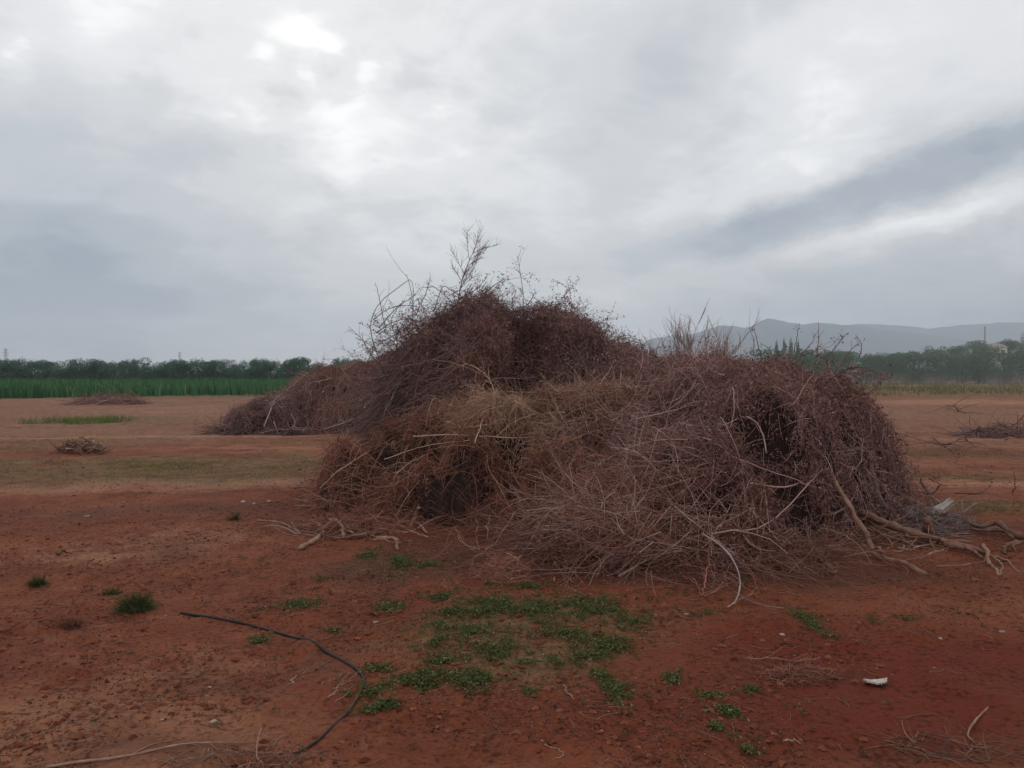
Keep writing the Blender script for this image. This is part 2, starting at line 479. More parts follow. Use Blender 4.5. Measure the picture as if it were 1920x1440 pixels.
olive = spot(150, 885, 5.0, 1.7, 1.3) + spot(380, 870, 3.4, 1.2, 1.1) + spot(60, 840, 3.5, 1.0, 0.8) + spot(60, 875, 5, 1.5, 0.7)
olive += spot(170, 790, 5, 3, 0.8) + spot(480, 825, 3.0, 0.8, 0.5) + spot(1850, 950, 1.8, 0.6, 0.9) + spot(1780, 890, 1.3, 0.8, 0.8) + spot(1750, 850, 2, 1.0, 0.6)
olive += spot(900, 1190, 1.0, 0.6, 0.8) + spot(1000, 1250, 0.6, 0.4, 0.6) + spot(1100, 1150, 0.8, 0.5, 0.7) + spot(740, 1060, 0.5, 0.4, 0.7) + spot(1850, 1140, 1.2, 0.4, 0.35)
olive += sm(42, 52, Y - 0.12 * X) * sm(200, 120, Y) * (X > 20) * 1.0
olive += sm(46, 50, Y + 0.10 * (X + 34)) * (X < 0) * 1.0
red = spot(1700, 1330, 1.2, 0.55, 0.9) + spot(1500, 1200, 1.5, 0.6, 0.55) + spot(1100, 1350, 1.4, 0.5, 0.45) + spot(820, 1160, 0.5, 0.3, 0.6) + spot(700, 1130, 0.6, 0.4, 0.4) + spot(1880, 1230, 0.5, 0.3, 0.6)
tan = spot(150, 1340, 1.1, 0.45, 0.8) + spot(60, 1420, 0.9, 0.4, 0.7) + spot(330, 1420, 0.8, 0.3, 0.4) + spot(70, 1200, 0.8, 0.4, 0.4)
pale = spot(420, 905, 3.0, 0.55, 0.9) + spot(150, 920, 2.5, 0.4, 0.5) + spot(150, 820, 5, 0.5, 0.9) + spot(520, 840, 2.0, 0.5, 0.6) + spot(330, 1010, 1.0, 0.6, 0.5) + spot(150, 1050, 0.8, 0.4, 0.5)
pale += spot(1850, 905, 1.4, 0.5, 0.9) + spot(1800, 755, 9, 4, 0.8) + spot(1800, 825, 3, 0.6, 0.5) + spot(350, 770, 9, 3, 0.35) + spot(250, 1250, 0.7, 0.3, 0.3) + spot(560, 1250, 0.6, 0.3, 0.25)
pale += 0.75 * np.clip(vn(X, Y, 5.0, 15) + 0.35, 0, 1) * np.maximum(0, np.sin((Y - 0.10 * X + 2.6 * vn(X, Y, 7, 4) + 0.8 * vn(X, Y, 2.2, 14)) * 1.35)) ** 4 * sm(11, 14, Y) * sm(60, 45, Y)
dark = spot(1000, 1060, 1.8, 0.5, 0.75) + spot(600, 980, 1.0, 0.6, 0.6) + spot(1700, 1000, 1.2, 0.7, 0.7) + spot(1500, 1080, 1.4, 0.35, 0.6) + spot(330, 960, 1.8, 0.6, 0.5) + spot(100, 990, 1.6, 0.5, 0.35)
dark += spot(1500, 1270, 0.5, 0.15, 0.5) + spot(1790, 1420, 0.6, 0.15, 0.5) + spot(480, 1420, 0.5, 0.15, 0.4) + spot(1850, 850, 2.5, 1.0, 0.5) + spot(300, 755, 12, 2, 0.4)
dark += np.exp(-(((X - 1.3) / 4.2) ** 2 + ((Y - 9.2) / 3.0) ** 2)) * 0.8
for q_ in (olive, dark, red): q_ *= (1 + 0.9 * vn(X, Y, 0.8, 16) + 0.9 * vn(X, Y, 2.6, 17))
olive += 0.5 * np.clip(vn(X, Y, 6, 18) + vn(X, Y, 2, 19), 0, 1) * sm(9, 12, Y) * sm(70, 40, Y)
drab = sm(9, 20, Y + 0.25 * X + 5 * vn(X, Y, 3, 24) + 2.5 * vn(X, Y, 0.9, 26)) * (0.85 + 0.5 * vn(X, Y, 4, 25))  # soil colour turns tan with distance, broken by noise
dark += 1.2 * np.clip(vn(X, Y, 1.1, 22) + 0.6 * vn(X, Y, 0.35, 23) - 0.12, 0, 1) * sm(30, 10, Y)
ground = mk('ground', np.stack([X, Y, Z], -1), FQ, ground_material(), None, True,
            {'olive': olive, 'red': red, 'tan': tan, 'pale': pale, 'dark': dark, 'drab': drab})
tag(ground, kind='structure')
del X, Y, Z, olive, red, tan, pale, dark


# ------------------------------------------------------------------ the brush piles
def mound(bumps, seed, carves=()):
    """height above the datum of one heap: bumps (cx, cy, rx, ry, height, p, rot)"""
    def h(x, y):
        x, y = np.asarray(x, float), np.asarray(y, float)
        xw = x + 0.16 * vn(x, y, 0.7, seed) + 0.05 * vn(x, y, 0.22, seed + 3)
        yw = y + 0.16 * vn(x, y, 0.7, seed + 1) + 0.05 * vn(x, y, 0.22, seed + 4)
        s = 0
        for (cx, cy, rx, ry, H, p, rot) in bumps:
            c, sn = math.cos(rad(rot)), math.sin(rad(rot))
            u = ((xw - cx) * c + (yw - cy) * sn) / rx
            v = ((yw - cy) * c - (xw - cx) * sn) / ry
            r = np.sqrt(u * u + v * v) + 1e-6
            s = s + (H * np.maximum(0, 1 - r ** p) ** 0.62) ** 11
        z = s ** (1 / 11)
        z = z * (1 + 0.20 * vn(x, y, 0.62, seed + 5)) + 0.32 * vn(x, y, 0.36, seed + 6) * np.minimum(1, z) + 0.10 * vn(x, y, 0.15, seed + 7) * np.minimum(1, z)
        z = z - 0.34 * pit(x, y) * np.minimum(1, z)
        for (cx, cy, rx, ry, dep) in carves:
            z = z - dep * np.exp(-(((x - cx) / rx) ** 2 + ((y - cy) / ry) ** 2))
        return np.maximum(z, 0)
    def pit(x, y):
        return np.clip((vn(x, y, 0.42, seed + 9) + 0.4 * vn(x, y, 0.2, seed + 10) - 0.14) * 5, 0, 1)
    h.pit = pit
    return h


def grad(h, x, y, e=0.03):
    return (h(x + e, y) - h(x - e, y)) / (2 * e), (h(x, y + e) - h(x, y - e)) / (2 * e)


def sample(h, box, n, rng, zone=None, face=1.0, holes=()):
    """random points of a heap, spread by its surface area, more of them on the side that faces the open field"""
    ox, oy = [], []
    got = 0
    while got < n:
        x = rng.uniform(box[0], box[1], 20000)
        y = rng.uniform(box[2], box[3], 20000)
        z = h(x, y)
        gx, gy = grad(h, x, y)
        w = np.minimum(np.sqrt(1 + gx ** 2 + gy ** 2), 5) / 5
        w = w * np.where(gy > 0, 1, 1 / (1 + face))
        ok = (z > 0.05) & (rng.random(20000) < w)
        if zone is not None: ok &= rng.random(20000) < zone(x, y, z)
        ok &= rng.random(20000) > 0.85 * h.pit(x, y)
        for (cx, cy, rx, ry) in holes:
            ok &= (((x - cx) / rx) ** 2 + ((y - cy) / ry) ** 2 > 1) | (rng.random(20000) < 0.5)
        ox.append(x[ok]); oy.append(y[ok]); got += ok.sum()
    return np.concatenate(ox)[:n], np.concatenate(oy)[:n]


def hug(h, x, y, head, L, K, wig, off0, off1, arch, rng):
    """paths that follow the heap's surface"""
    n = len(x)
    pts = np.zeros((n, K, 3))
    ds = L / (K - 1)
    turn = rng.normal(0, wig, n)
    for k in range(K):
        t = k / (K - 1)
        z = np.maximum(h(x, y), 0) + gz(x, y)
        pts[:, k, 0], pts[:, k, 1] = x, y
        pts[:, k, 2] = z + off0 + (off1 - off0) * t + arch * 4 * t * (1 - t)
        gx, gy = grad(h, x, y)
        gd = gx * np.cos(head) + gy * np.sin(head)
        st = ds / np.sqrt(1 + gd ** 2)
        x = x + np.cos(head) * st
        y = y + np.sin(head) * st
        head = head + turn + rng.normal(0, wig * 0.8, n)
    return pts


def smooth_paths(P):
    Q = P.copy()
    Q[:, 1:-1] = 0.25 * P[:, :-2] + 0.5 * P[:, 1:-1] + 0.25 * P[:, 2:]
    return Q


def free(P0, D, L, K, droop, wob, rng):
    """paths that leave the heap: start, direction, length"""
    n = len(P0)
    d = unit(D)
    p = P0.copy()
    out = np.zeros((n, K, 3))
    bend = rng.normal(0, wob, (n, 3))
    for k in range(K):
        out[:, k] = p
        p = p + d * (L / (K - 1))[:, None]
        d = unit(d + bend + rng.normal(0, wob * 0.7, (n, 3)) + np.array([0, 0, -1.0]) * droop[:, None])
    return out


def taper(n, K, r0, r1):
    t = np.linspace(0, 1, K)[None, :]
    return r0[:, None] * (1 - t) + r1[:, None] * t


def rep(a, k):
    return np.repeat(a, k)


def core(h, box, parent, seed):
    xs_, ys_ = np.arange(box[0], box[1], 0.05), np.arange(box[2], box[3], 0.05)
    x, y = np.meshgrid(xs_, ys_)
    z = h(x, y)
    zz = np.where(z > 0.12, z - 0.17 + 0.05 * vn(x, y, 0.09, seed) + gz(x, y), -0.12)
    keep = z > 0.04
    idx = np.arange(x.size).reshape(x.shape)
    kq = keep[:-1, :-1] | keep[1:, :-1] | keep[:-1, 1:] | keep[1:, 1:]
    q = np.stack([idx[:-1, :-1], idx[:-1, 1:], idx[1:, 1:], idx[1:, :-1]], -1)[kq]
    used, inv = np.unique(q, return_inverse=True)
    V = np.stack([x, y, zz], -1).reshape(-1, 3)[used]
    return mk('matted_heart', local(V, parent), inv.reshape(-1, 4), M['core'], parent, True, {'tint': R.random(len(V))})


class Heap:
    def __init__(s, label, h, box, seed):
        cx, cy = (box[0] + box[1]) / 2, (box[2] + box[3]) / 2
        s.root = thing('brush_pile', label, 'brush pile', 'piles of cut brush on the red soil', (cx, cy, float(gz(cx, cy))))
        s.h, s.box, s.rng = h, box, np.random.default_rng(seed)
        s.tw = {}
        s.holes = []
        s.lf = {}
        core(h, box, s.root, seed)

    def inside(s, x, y):
        m = np.zeros(np.shape(x), bool)
        for (cx, cy, rx, ry) in s.holes:
            m |= ((x - cx) / rx) ** 2 + ((y - cy) / ry) ** 2 < 1
        return m

    def add(s, key, P, r0, r1, tint):
        # hollows of the heap stay open: few twigs cross them
        if s.holes:
            over = P[..., 2] - s.h(P[..., 0], P[..., 1]) - gz(P[..., 0], P[..., 1]) > 0.09
            k = ((s.inside(P[..., 0], P[..., 1]) & over).mean(1) < 0.2) | (s.rng.random(len(P)) < 0.12)
            P, r0, r1, tint = P[k], r0[k], r1[k], tint[k]
        n, K, _ = P.shape
        tint = np.clip(tint + 0.42 * vn(P[:, 0, 0], P[:, 0, 1] + 0.7 * P[:, 0, 2], 0.45, 77), 0, 1)
        V, Fs = tubes(smooth_paths(P), taper(n, K, r0, r1), 3)
        s.tw.setdefault(key, []).append((V, Fs[0], rep(tint, K * 3)))

    def mat_twigs(s, n, key, Lr, zone=None, flow=None, spread=1.0, off=(-0.07, 0.05), wig=0.18, r=(0.0016, 0.0036), K=7, arch=(0, 0.06), tint=(0.45, 0.28)):
        rng = s.rng
        x, y = sample(s.h, s.box, n, rng, zone, 1.0, s.holes)
        gx, gy = grad(s.h, x, y, 0.12)
        head = np.arctan2(-gy, -gx)
        if flow is not None: head = flow(x, y, head)
        head = head + rng.normal(0, spread, n)
        L = rng.uniform(*Lr, n)
        P = hug(s.h, x, y, head, L, K, wig, rng.uniform(*off, n), rng.uniform(*off, n), rng.uniform(*arch, n), rng)
        rr = rng.uniform(*r, n)
        s.add(key, P, rr, rr * 0.45, np.clip(rng.normal(*tint, n), 0, 1))
        return P

    def stick_out(s, n, key, Lr, zone=None, up=0.6, droop=(0.0, 0.25), r=(0.002, 0.004), tint=(0.5, 0.2), K=7, fork=0.0):
        rng = s.rng
        x, y = sample(s.h, s.box, n, rng, zone, 1.0, s.holes)
        gx, gy = grad(s.h, x, y, 0.1)
        nrm = unit(np.stack([-gx, -gy, np.ones(n)], -1))
        P0 = np.stack([x, y, s.h(x, y) + gz(x, y) - 0.05], -1)
        D = nrm * 0.5 + rdir(n, rng) * 0.8 + np.array([0, 0, up])
        L = rng.uniform(*Lr, n)
        P = free(P0, D, L, K, rng.uniform(*droop, n), 0.13, rng)
        rr = rng.uniform(*r, n)
        s.add(key, P, rr, rr * 0.35, np.clip(rng.normal(*tint, n), 0, 1))
        if fork:
            m = int(n * fork)
            i = rng.integers(0, n, m)
            k = rng.integers(2, K - 1, m)
            D2 = unit(P[i, k] - P[i, k - 1]) + rdir(m, rng) * 0.7
            P2 = free(P[i, k], D2, L[i] * rng.uniform(0.2, 0.5, m), 5, rng.uniform(*droop, m), 0.12, rng)
            s.add(key, P2, rr[i] * 0.6, rr[i] * 0.25, np.clip(rng.normal(*tint, m), 0, 1))
        return P

    def scrub(s, n, key, Lr, zone=None, r=(0.0016, 0.0036), tint=(0.47, 0.30), droop=(0.0, 0.2), lift=0.25, bias=(0, 0, 0), depth=(-0.10, 0.04)):
        """short twigs lying every way in the heap's skin"""
        rng = s.rng
        x, y = sample(s.h, s.box, n, rng, zone, 1.0, s.holes)
        gx, gy = grad(s.h, x, y, 0.08)
        nrm = unit(np.stack([-gx, -gy, np.ones(n)], -1))
        P0 = np.stack([x, y, s.h(x, y) + gz(x, y)], -1) + nrm * rng.uniform(*depth, n)[:, None]
        D = rdir(n, rng)
        D = D - nrm * (D * nrm).sum(-1, keepdims=True) * 0.65 + nrm * lift + np.array(bias)
        L = rng.uniform(*Lr, n)
        P = free(P0 - unit(D) * (L * 0.35)[:, None], D, L, 6, rng.uniform(*droop, n), 0.14, rng)
        P[..., 2] = np.maximum(P[..., 2], gz(P[..., 0], P[..., 1]) + 0.004)
        rr = rng.uniform(*r, n)
        s.add(key, P, rr, rr * 0.45, np.clip(rng.normal(*tint, n), 0, 1))
        return P

    def sprays(s, n, key, Lr, zone=None, up=0.3, r=(0.004, 0.007), droop=(0.02, 0.16), tint=(0.5, 0.22), leafy=30, leaf='leaf_dead', bias=(0, 0, 0), kids=(4, 8)):
        """whole forked cuttings that stand out of the heap's outline"""
        rng = s.rng
        x, y = sample(s.h, s.box, n, rng, zone)
        gx, gy = grad(s.h, x, y, 0.15)
        nrm = unit(np.stack([-gx, -gy, np.ones(n)], -1))
        for i in range(n):
            p0 = np.array([x[i], y[i], float(s.h(x[i], y[i])) + float(gz(x[i], y[i])) - 0.06])
            d = nrm[i] * 0.6 + rdir(1, rng)[0] * 0.9 + np.array([0, 0, up]) + np.array(bias)
            q = spray(None, p0, d, rng.uniform(*Lr), rng.uniform(*r), rng, 3 if rng.random() < 0.35 else 2, kids, 0.7, rng.uniform(*droop), 0.09, 8, 0.05)
            P = np.stack([a[0] for a in q])
            P[..., 2] = np.maximum(P[..., 2], gz(P[..., 0], P[..., 1]) + 0.006)
            s.add(key, P, np.array([a[1] for a in q]), np.array([a[2] for a in q]), np.clip(rng.normal(tint[0], 0.1, len(q)) + rng.normal(0, tint[1]), 0, 1))
            if leafy: s.leaf_on(P, int(leafy * rng.uniform(0.3, 1.5)), leaf, jit=0.02)

    def skirt(s, n, key, Lr=(0.15, 0.6), tint=(0.36, 0.25), r=(0.0016, 0.0034), zone=lambda x, y: 1.0):
        """twigs splayed over the soil round the heap's foot"""
        rng = s.rng
        x, y = sample(s.h, s.box, n, rng, lambda x, y, z: sm(0.45, 0.1, z) * zone(x, y))
        gx, gy = grad(s.h, x, y, 0.25)
        out = unit(np.stack([-gx, -gy, 0 * gx], -1))
        P0 = np.stack([x, y, gz(x, y) + rng.uniform(0.01, 0.16, n)], -1) + out * rng.exponential(0.16, n)[:, None]
        D = out * 0.5 + rdir(n, rng) * np.array([1, 1, 0.35])
        P = free(P0, D, rng.uniform(*Lr, n), 6, rng.uniform(0.0, 0.15, n), 0.14, rng)
        P[..., 2] = np.maximum(P[..., 2], gz(P[..., 0], P[..., 1]) + 0.004)
        rr = rng.uniform(*r, n)
        s.add(key, P, rr, rr * 0.4, np.clip(rng.normal(*tint, n), 0, 1))

    def leaf(s, C, key, size=(0.022, 0.05), tint=(0.45, 0.22), hang=0.6):
        rng = s.rng
        if s.holes: C = C[~s.inside(C[:, 0], C[:, 1]) | (rng.random(len(C)) < 0.07)]
        n = len(C)
        A = rdir(n, rng) + np.array([0, 0, -hang])
        L = rng.uniform(*size, n)
        V, Fc = leaves(C, A, rdir(n, rng), L, L * rng.uniform(0.28, 0.5, n), 0.2)
        tn = rng.normal(*tint, n) + 0.42 * vn(C[:, 0], C[:, 1] + 0.7 * C[:, 2], 0.45, 78)
        s.lf.setdefault(key, []).append((V, Fc, rep(np.clip(tn, 0, 1), 5)))

    def leaf_on(s, P, n, key, jit=0.015, **kw):
        rng = s.rng
        i, k = rng.integers(0, len(P), n), rng.integers(1, P.shape[1], n)
        s.leaf(P[i, k] + rng.normal(0, jit, (n, 3)), key, **kw)

    def leaf_skin(s, n, key, zone=None, off=(-0.05, 0.07), **kw):
        rng = s.rng
        x, y = sample(s.h, s.box, n, rng, zone, 1.0, s.holes)
        gx, gy = grad(s.h, x, y)
        nrm = unit(np.stack([-gx, -gy, np.ones(n)], -1))
        C = np.stack([x, y, s.h(x, y) + gz(x, y)], -1) + nrm * rng.uniform(*off, n)[:, None]
        C[:, 2] = np.maximum(C[:, 2], gz(C[:, 0], C[:, 1]) + 0.01)
        s.leaf(C, key, **kw)

    def branch(s, pts, r0, r1, mat, sub=0, label=None, tint=0.55, leafy=0):
        """one stem of the heap that can be followed by eye, a part of its own"""
        rng = s.rng
        K = 14
        P = resample(pts, K)
        P = P + np.cumsum(rng.normal(0, 0.004, (K, 3)), 0)
        V, Fs = tubes(P[None], taper(1, K, np.array([r0]), np.array([r1])), 6, True)
        tn = [np.full(len(V), tint)]
        Vs, Fq = [V], [Fs[0]]
        capf = [Fs[1], Fs[2]]
        n0 = len(V)
        Ltot = np.linalg.norm(np.diff(P, axis=0), axis=1).sum()
        if sub:
            k = rng.integers(3, K - 1, sub)
            D = unit(P[k] - P[k - 1]) + rdir(sub, rng) * 0.75
            Q = free(P[k], D, Ltot * rng.uniform(0.12, 0.35, sub), 6, rng.uniform(0, 0.1, sub), 0.13, rng)
            V2, F2 = tubes(Q, taper(sub, 6, np.full(sub, max(r1, r0 * 0.45)), np.full(sub, r1 * 0.5)), 4)
            Vs.append(V2); Fq.append(F2[0] + n0); tn.append(np.full(len(V2), tint))
            n0 += len(V2)
        o = mk('branch', local(np.concatenate(Vs), s.root), [np.concatenate(Fq)] + capf, mat, s.root, True, {'tint': np.concatenate(tn)})
        if label: o['label'] = label
        if leafy: s.leaf_on(P[None], leafy, 'leaf_dead', jit=0.02)
        return o

    def stems(s, n, mat, Lr, r=(0.004, 0.009), zone=None, flow=None, spread=0.7, off=(0.02, 0.09), arch=(0.0, 0.18), wig=0.09, tint=(0.65, 0.18)):
        rng = s.rng
        x, y = sample(s.h, s.box, n, rng, zone, 6, s.holes)
        gx, gy = grad(s.h, x, y, 0.2)
        head = np.arctan2(-gy, -gx)
        if flow is not None: head = flow(x, y, head)
        head = head + rng.normal(0, spread, n)
        P = smooth_paths(hug(s.h, x, y, head, rng.uniform(*Lr, n), 10, wig, rng.uniform(*off, n), rng.uniform(*off, n), rng.uniform(*arch, n), rng))
        for i in range(n):
            r0 = rng.uniform(*r)
            s.branch(P[i], r0, r0 * 0.5, mat, sub=int(rng.integers(0, 4)), tint=float(np.clip(rng.normal(*tint), 0, 1)))

    def build(s):
        def cat(L):
            V = np.concatenate([a[0] for a in L])
            off = np.cumsum([0] + [len(a[0]) for a in L[:-1]])
            return V, np.concatenate([a[1] + o for a, o in zip(L, off)]), np.concatenate([a[2] for a in L])
        for key, L in s.tw.items():
            V, Fc, t = cat(L)
            o = mk('straw' if key == 'straw' else 'twigs', local(V, s.root), Fc, M[key], s.root, True, {'tint': t})
            o['kind'] = 'stuff'
        for key, L in s.lf.items():
            V, Fc, t = cat(L)
            o = mk('dead_leaves', local(V, s.root), Fc, M[key], s.root, False, {'tint': t})
            o['kind'] = 'stuff'


def spray(h, base, direction, L, r, rng, depth=3, kids=(4, 7), spread=0.75, droop=0.02, wob=0.06, K=8, up=0.15):
    """a forking bare branch: list of (K,3) paths and their end radii"""
    out = []
    def go(p, d, L, r, lev):
        P = free(np.array([p]), np.array([d]), np.array([L]), K, np.array([droop]), wob, rng)[0]
        out.append((P, r, r * 0.4))
        if lev <= 1: return
        for _ in range(rng.integers(kids[0], kids[1] + 1)):
            k = rng.integers(2, K)
            dd = unit(P[min(k, K - 1)] - P[k - 1]) + rdir(1, rng)[0] * spread + np.array([0, 0, up])
            go(P[k], unit(dd), L * rng.uniform(0.3, 0.55), r * 0.5, lev - 1)
    go(np.asarray(base, float), unit(np.asarray(direction, float)), L, r, depth)
    return out


def spray_mesh(name, paths, mat, parent, tint=0.5, S=4, jitter=0.15):
    P = np.stack([p[0] for p in paths])
    n, K, _ = P.shape
    r0 = np.array([p[1] for p in paths]); r1 = np.array([p[2] for p in paths])
    V, Fs = tubes(P, taper(n, K, r0, r1), S)
    t = rep(np.clip(tint + R.normal(0, jitter, n), 0, 1), K * S)
    return mk(name, local(V, parent) if parent else V, Fs[0], mat, parent, True, {'tint': t})


# --- B: the broad mauve heap
hB = mound([(2.72, 8.95, 1.76, 2.1, 1.56, 3.6, 0), (3.82, 9.35, 0.98, 1.25, 1.42, 3.0, 0), (1.55, 8.7, 1.25, 1.4, 1.18, 2.8, 0), (1.45, 7.75, 0.95, 1.35, 0.88, 2.6, 0),
            (2.2, 7.45, 1.45, 1.3, 0.98, 2.8, 0), (0.95, 7.15, 0.95, 0.95, 0.50, 2.4, 0), (2.1, 11.3, 2.4, 1.8, 1.80, 2.8, 0)], 20,
           [(3.45, 8.25, 0.35, 0.35, 0.5), (2.45, 7.0, 0.45, 0.25, 0.6), (0.85, 8.05, 0.22, 0.3, 0.35), (3.0, 7.7, 0.3, 0.3, 0.3), (1.55, 8.2, 0.3, 0.25, 0.25)])
hB0 = hB


def hB(x, y):
    x, y = np.asarray(x, float), np.asarray(y, float)
    e = (y - 5.95 - 1.02 * (x - 1.74)) / 1.43 + 0.22 * vn(x, y, 0.5, 33)
    return hB0(x, y) * np.where(x > 1.2, sm(-0.08, 0.34, e), 1.0)


hB.pit = hB0.pit
B = Heap('broad rounded heap of mauve grey twigs and dead leaves, nearest and widest', hB, (-0.6, 5.3, 5.6, 13.2), 11)
rightw = lambda x, y, z: np.clip(0.25 + 0.75 * sm(0.6, 2.2, x), 0, 1)
tangle = lambda x, y, z: np.exp(-((x - 0.9) / 0.8) ** 2)
under = lambda x, y, z: 1 - 0.85 * sm(0.55, 0.25, z) * sm(1.7, 2.2, x)
B.holes = [(3.45, 8.15, 0.3, 0.28), (2.45, 7.0, 0.42, 0.22), (1.75, 6.55, 0.25, 0.15), (3.0, 7.6, 0.25, 0.2), (0.85, 8.05, 0.18, 0.25)]
B.mat_twigs(5000, 'twig_mauve', (0.10, 0.40), spread=1.6, wig=0.28, off=(-0.08, 0.06), zone=under)
B.scrub(12000, 'twig_mauve', (0.08, 0.34), zone=under)
B.scrub(5200, 'twig_rust', (0.08, 0.40), tint=(0.38, 0.28), zone=lambda x, y, z: sm(1.15, 0.4, z) * sm(3.2, 2.0, x), bias=(-0.3, -0.1, -0.2))
B.scrub(2600, 'twig_mauve', (0.35, 0.95), r=(0.0022, 0.0042), tint=(0.7, 0.18), zone=tangle, bias=(-0.6, -0.15, -0.2), depth=(-0.03, 0.10), droop=(0, 0.1))
B.scrub(900, 'twig_rust', (0.4, 1.0), r=(0.0020, 0.0036), tint=(0.55, 0.25), zone=lambda x, y, z: np.exp(-((x - 1.0) / 0.6) ** 2) * sm(0.9, 0.4, z), bias=(-1.4, -0.6, -0.3), depth=(0.0, 0.12), droop=(0, 0.1))
B.scrub(1300, 'twig_mauve', (0.3, 0.8), r=(0.0018, 0.0036), tint=(0.68, 0.2), depth=(-0.02, 0.09), droop=(0.05, 0.25))
so = B.stick_out(5000, 'twig_mauve', (0.08, 0.34), up=0.15, droop=(0.05, 0.35))
B.leaf_on(so, 12000, 'leaf_dead')
B.leaf_skin(56000, 'leaf_dead', zone=lambda x, y, z: rightw(x, y, z) * (0.35 + 0.65 * under(x, y, z)), off=(-0.06, 0.09))
B.leaf_skin(20000, 'leaf_rust', zone=lambda x, y, z: sm(1.3, 0.5, z) * sm(3.4, 2.4, x), size=(0.018, 0.042))
B.sprays(90, 'twig_mauve', (0.22, 0.52), up=0.05, leafy=45, zone=lambda x, y, z: sm(0.5, 1.2, z))
B.sprays(60, 'twig_mauve', (0.4, 0.9), up=-0.2, leafy=60, zone=lambda x, y, z: sm(2.6, 3.6, x), bias=(0.25, -0.1, -0.1), droop=(0.1, 0.3))
B.sprays(40, 'twig_rust', (0.4, 1.0), up=-0.2, leafy=25, leaf='leaf_rust', zone=lambda x, y, z: sm(1.0, 0.4, z) * sm(3.0, 1.8, x), bias=(-0.3, -0.4, -0.1), tint=(0.42, 0.22))
clear_r = lambda x, y: 1 - 0.92 * sm(2.6, 3.2, x) * (y < 10)
B.skirt(2600, 'twig_rust', zone=clear_r)
B.skirt(800, 'twig_mauve', (0.3, 0.8), zone=clear_r)
B.stems(34, M['twig_mauve'], (0.5, 1.2), r=(0.0024, 0.0048), spread=1.3, wig=0.13)
B.stems(30, M['twig_mauve'], (0.6, 1.3), r=(0.0024, 0.0048), zone=tangle, flow=lambda x, y, hd: np.full(len(x), rad(225)), spread=0.5, tint=(0.75, 0.15))


def on(h, px, py, lo=5.0, hi=14.0, lift=0.04):
    """first point of a heap met along a pixel's ray"""
    k = pix_dir(px, py)
    d = np.arange(lo, hi, 0.03)
    P = np.array([0, 0, CAM_H]) + k[None] * (d / k[1])[:, None]
    s = np.maximum(h(P[:, 0], P[:, 1]), 0) + gz(P[:, 0], P[:, 1]) - P[:, 2]
    i = int(np.argmax(s > 0)) if (s > 0).any() else len(d) - 1
    p = P[i]
    return p - k / np.linalg.norm(k) * lift


def B_stem(pix, r0, r1, mat='twig_mauve', tint=0.8, sub=2, lift=0.06):
    B.branch([on(hB, a, b, lift=lift) for a, b in pix], r0, r1, M[mat], sub=sub, tint=tint)


B_stem([(1160, 1080), (1270, 1020), (1360, 1000), (1440, 985), (1545, 880)], 0.010, 0.005)
B_stem([(1410, 905), (1480, 908), (1540, 880), (1553, 872)], 0.009, 0.006, sub=0)
B_stem([(1400, 780), (1425, 800), (1435, 850)], 0.009, 0.007, sub=0)
B_stem([(1360, 850), (1410, 870), (1500, 905)], 0.007, 0.004)
B_stem([(1480, 760), (1500, 745), (1530, 750)], 0.009, 0.006, sub=3)
B_stem([(1290, 910), (1340, 930), (1390, 1000), (1420, 1030)], 0.007, 0.004)
B_stem([(1620, 820), (1615, 860), (1600, 880)], 0.006, 0.004)
B_stem([(1180, 790), (1300, 760), (1350, 720)], 0.008, 0.005)
B_stem([(1185, 750), (1250, 755), (1290, 735), (1310, 720)], 0.008, 0.006)
B_stem([(1330, 690), (1355, 700), (1285, 660)], 0.010, 0.006, tint=0.9, sub=1)
B_stem([(1300, 680), (1325, 678), (1345, 690), (1360, 705)], 0.013, 0.008, 'bark_grey', 0.8, 3)
B_stem([(1630, 850), (1635, 900), (1650, 945), (1665, 960)], 0.024, 0.030, 'bark_grey', 0.3, 0)
B_stem([(1680, 870), (1682, 920), (1690, 950)], 0.006, 0.004, 'twig_mauve', 0.7, 0)
B_stem([(1500, 905), (1560, 920), (1590, 905), (1600, 875)], 0.006, 0.004)
B_stem([(1555, 965), (1590, 950), (1605, 920)], 0.006, 0.003, sub=0)
B_stem([(1165, 690), (1163, 730), (1162, 757)], 0.008, 0.011, 'bare', 0.75, 0, 0.12)
B_stem([(1202, 704), (1190, 730), (1180, 745)], 0.006, 0.008, 'bare', 0.55, 0, 0.1)
# shoots that stand above the crest
for (px, py, tx, ty, d, nk) in [(1530, 660, 1532, 606, 8.9, 3), (1545, 662, 1590, 622, 8.9, 3), (1500, 655, 1527, 628, 8.8, 2), (1413, 655, 1408, 622, 9.2, 2), (1425, 655, 1412, 615, 9.3, 1),
                                (1490, 650, 1497, 610, 9.0, 1), (1448, 658, 1420, 645, 9.1, 1), (1580, 668, 1610, 645, 8.8, 2), (1610, 660, 1605, 628, 9.0, 0)]:
    a, b = at(px, py + 12, d), at(tx, ty, d)
    mid = (a + b) / 2 + np.array([0.03 * R.normal(), 0, 0.02])
    B.branch([a, mid, b], 0.006, 0.0025, M['twig_dark'], sub=nk, tint=0.35, leafy=5)

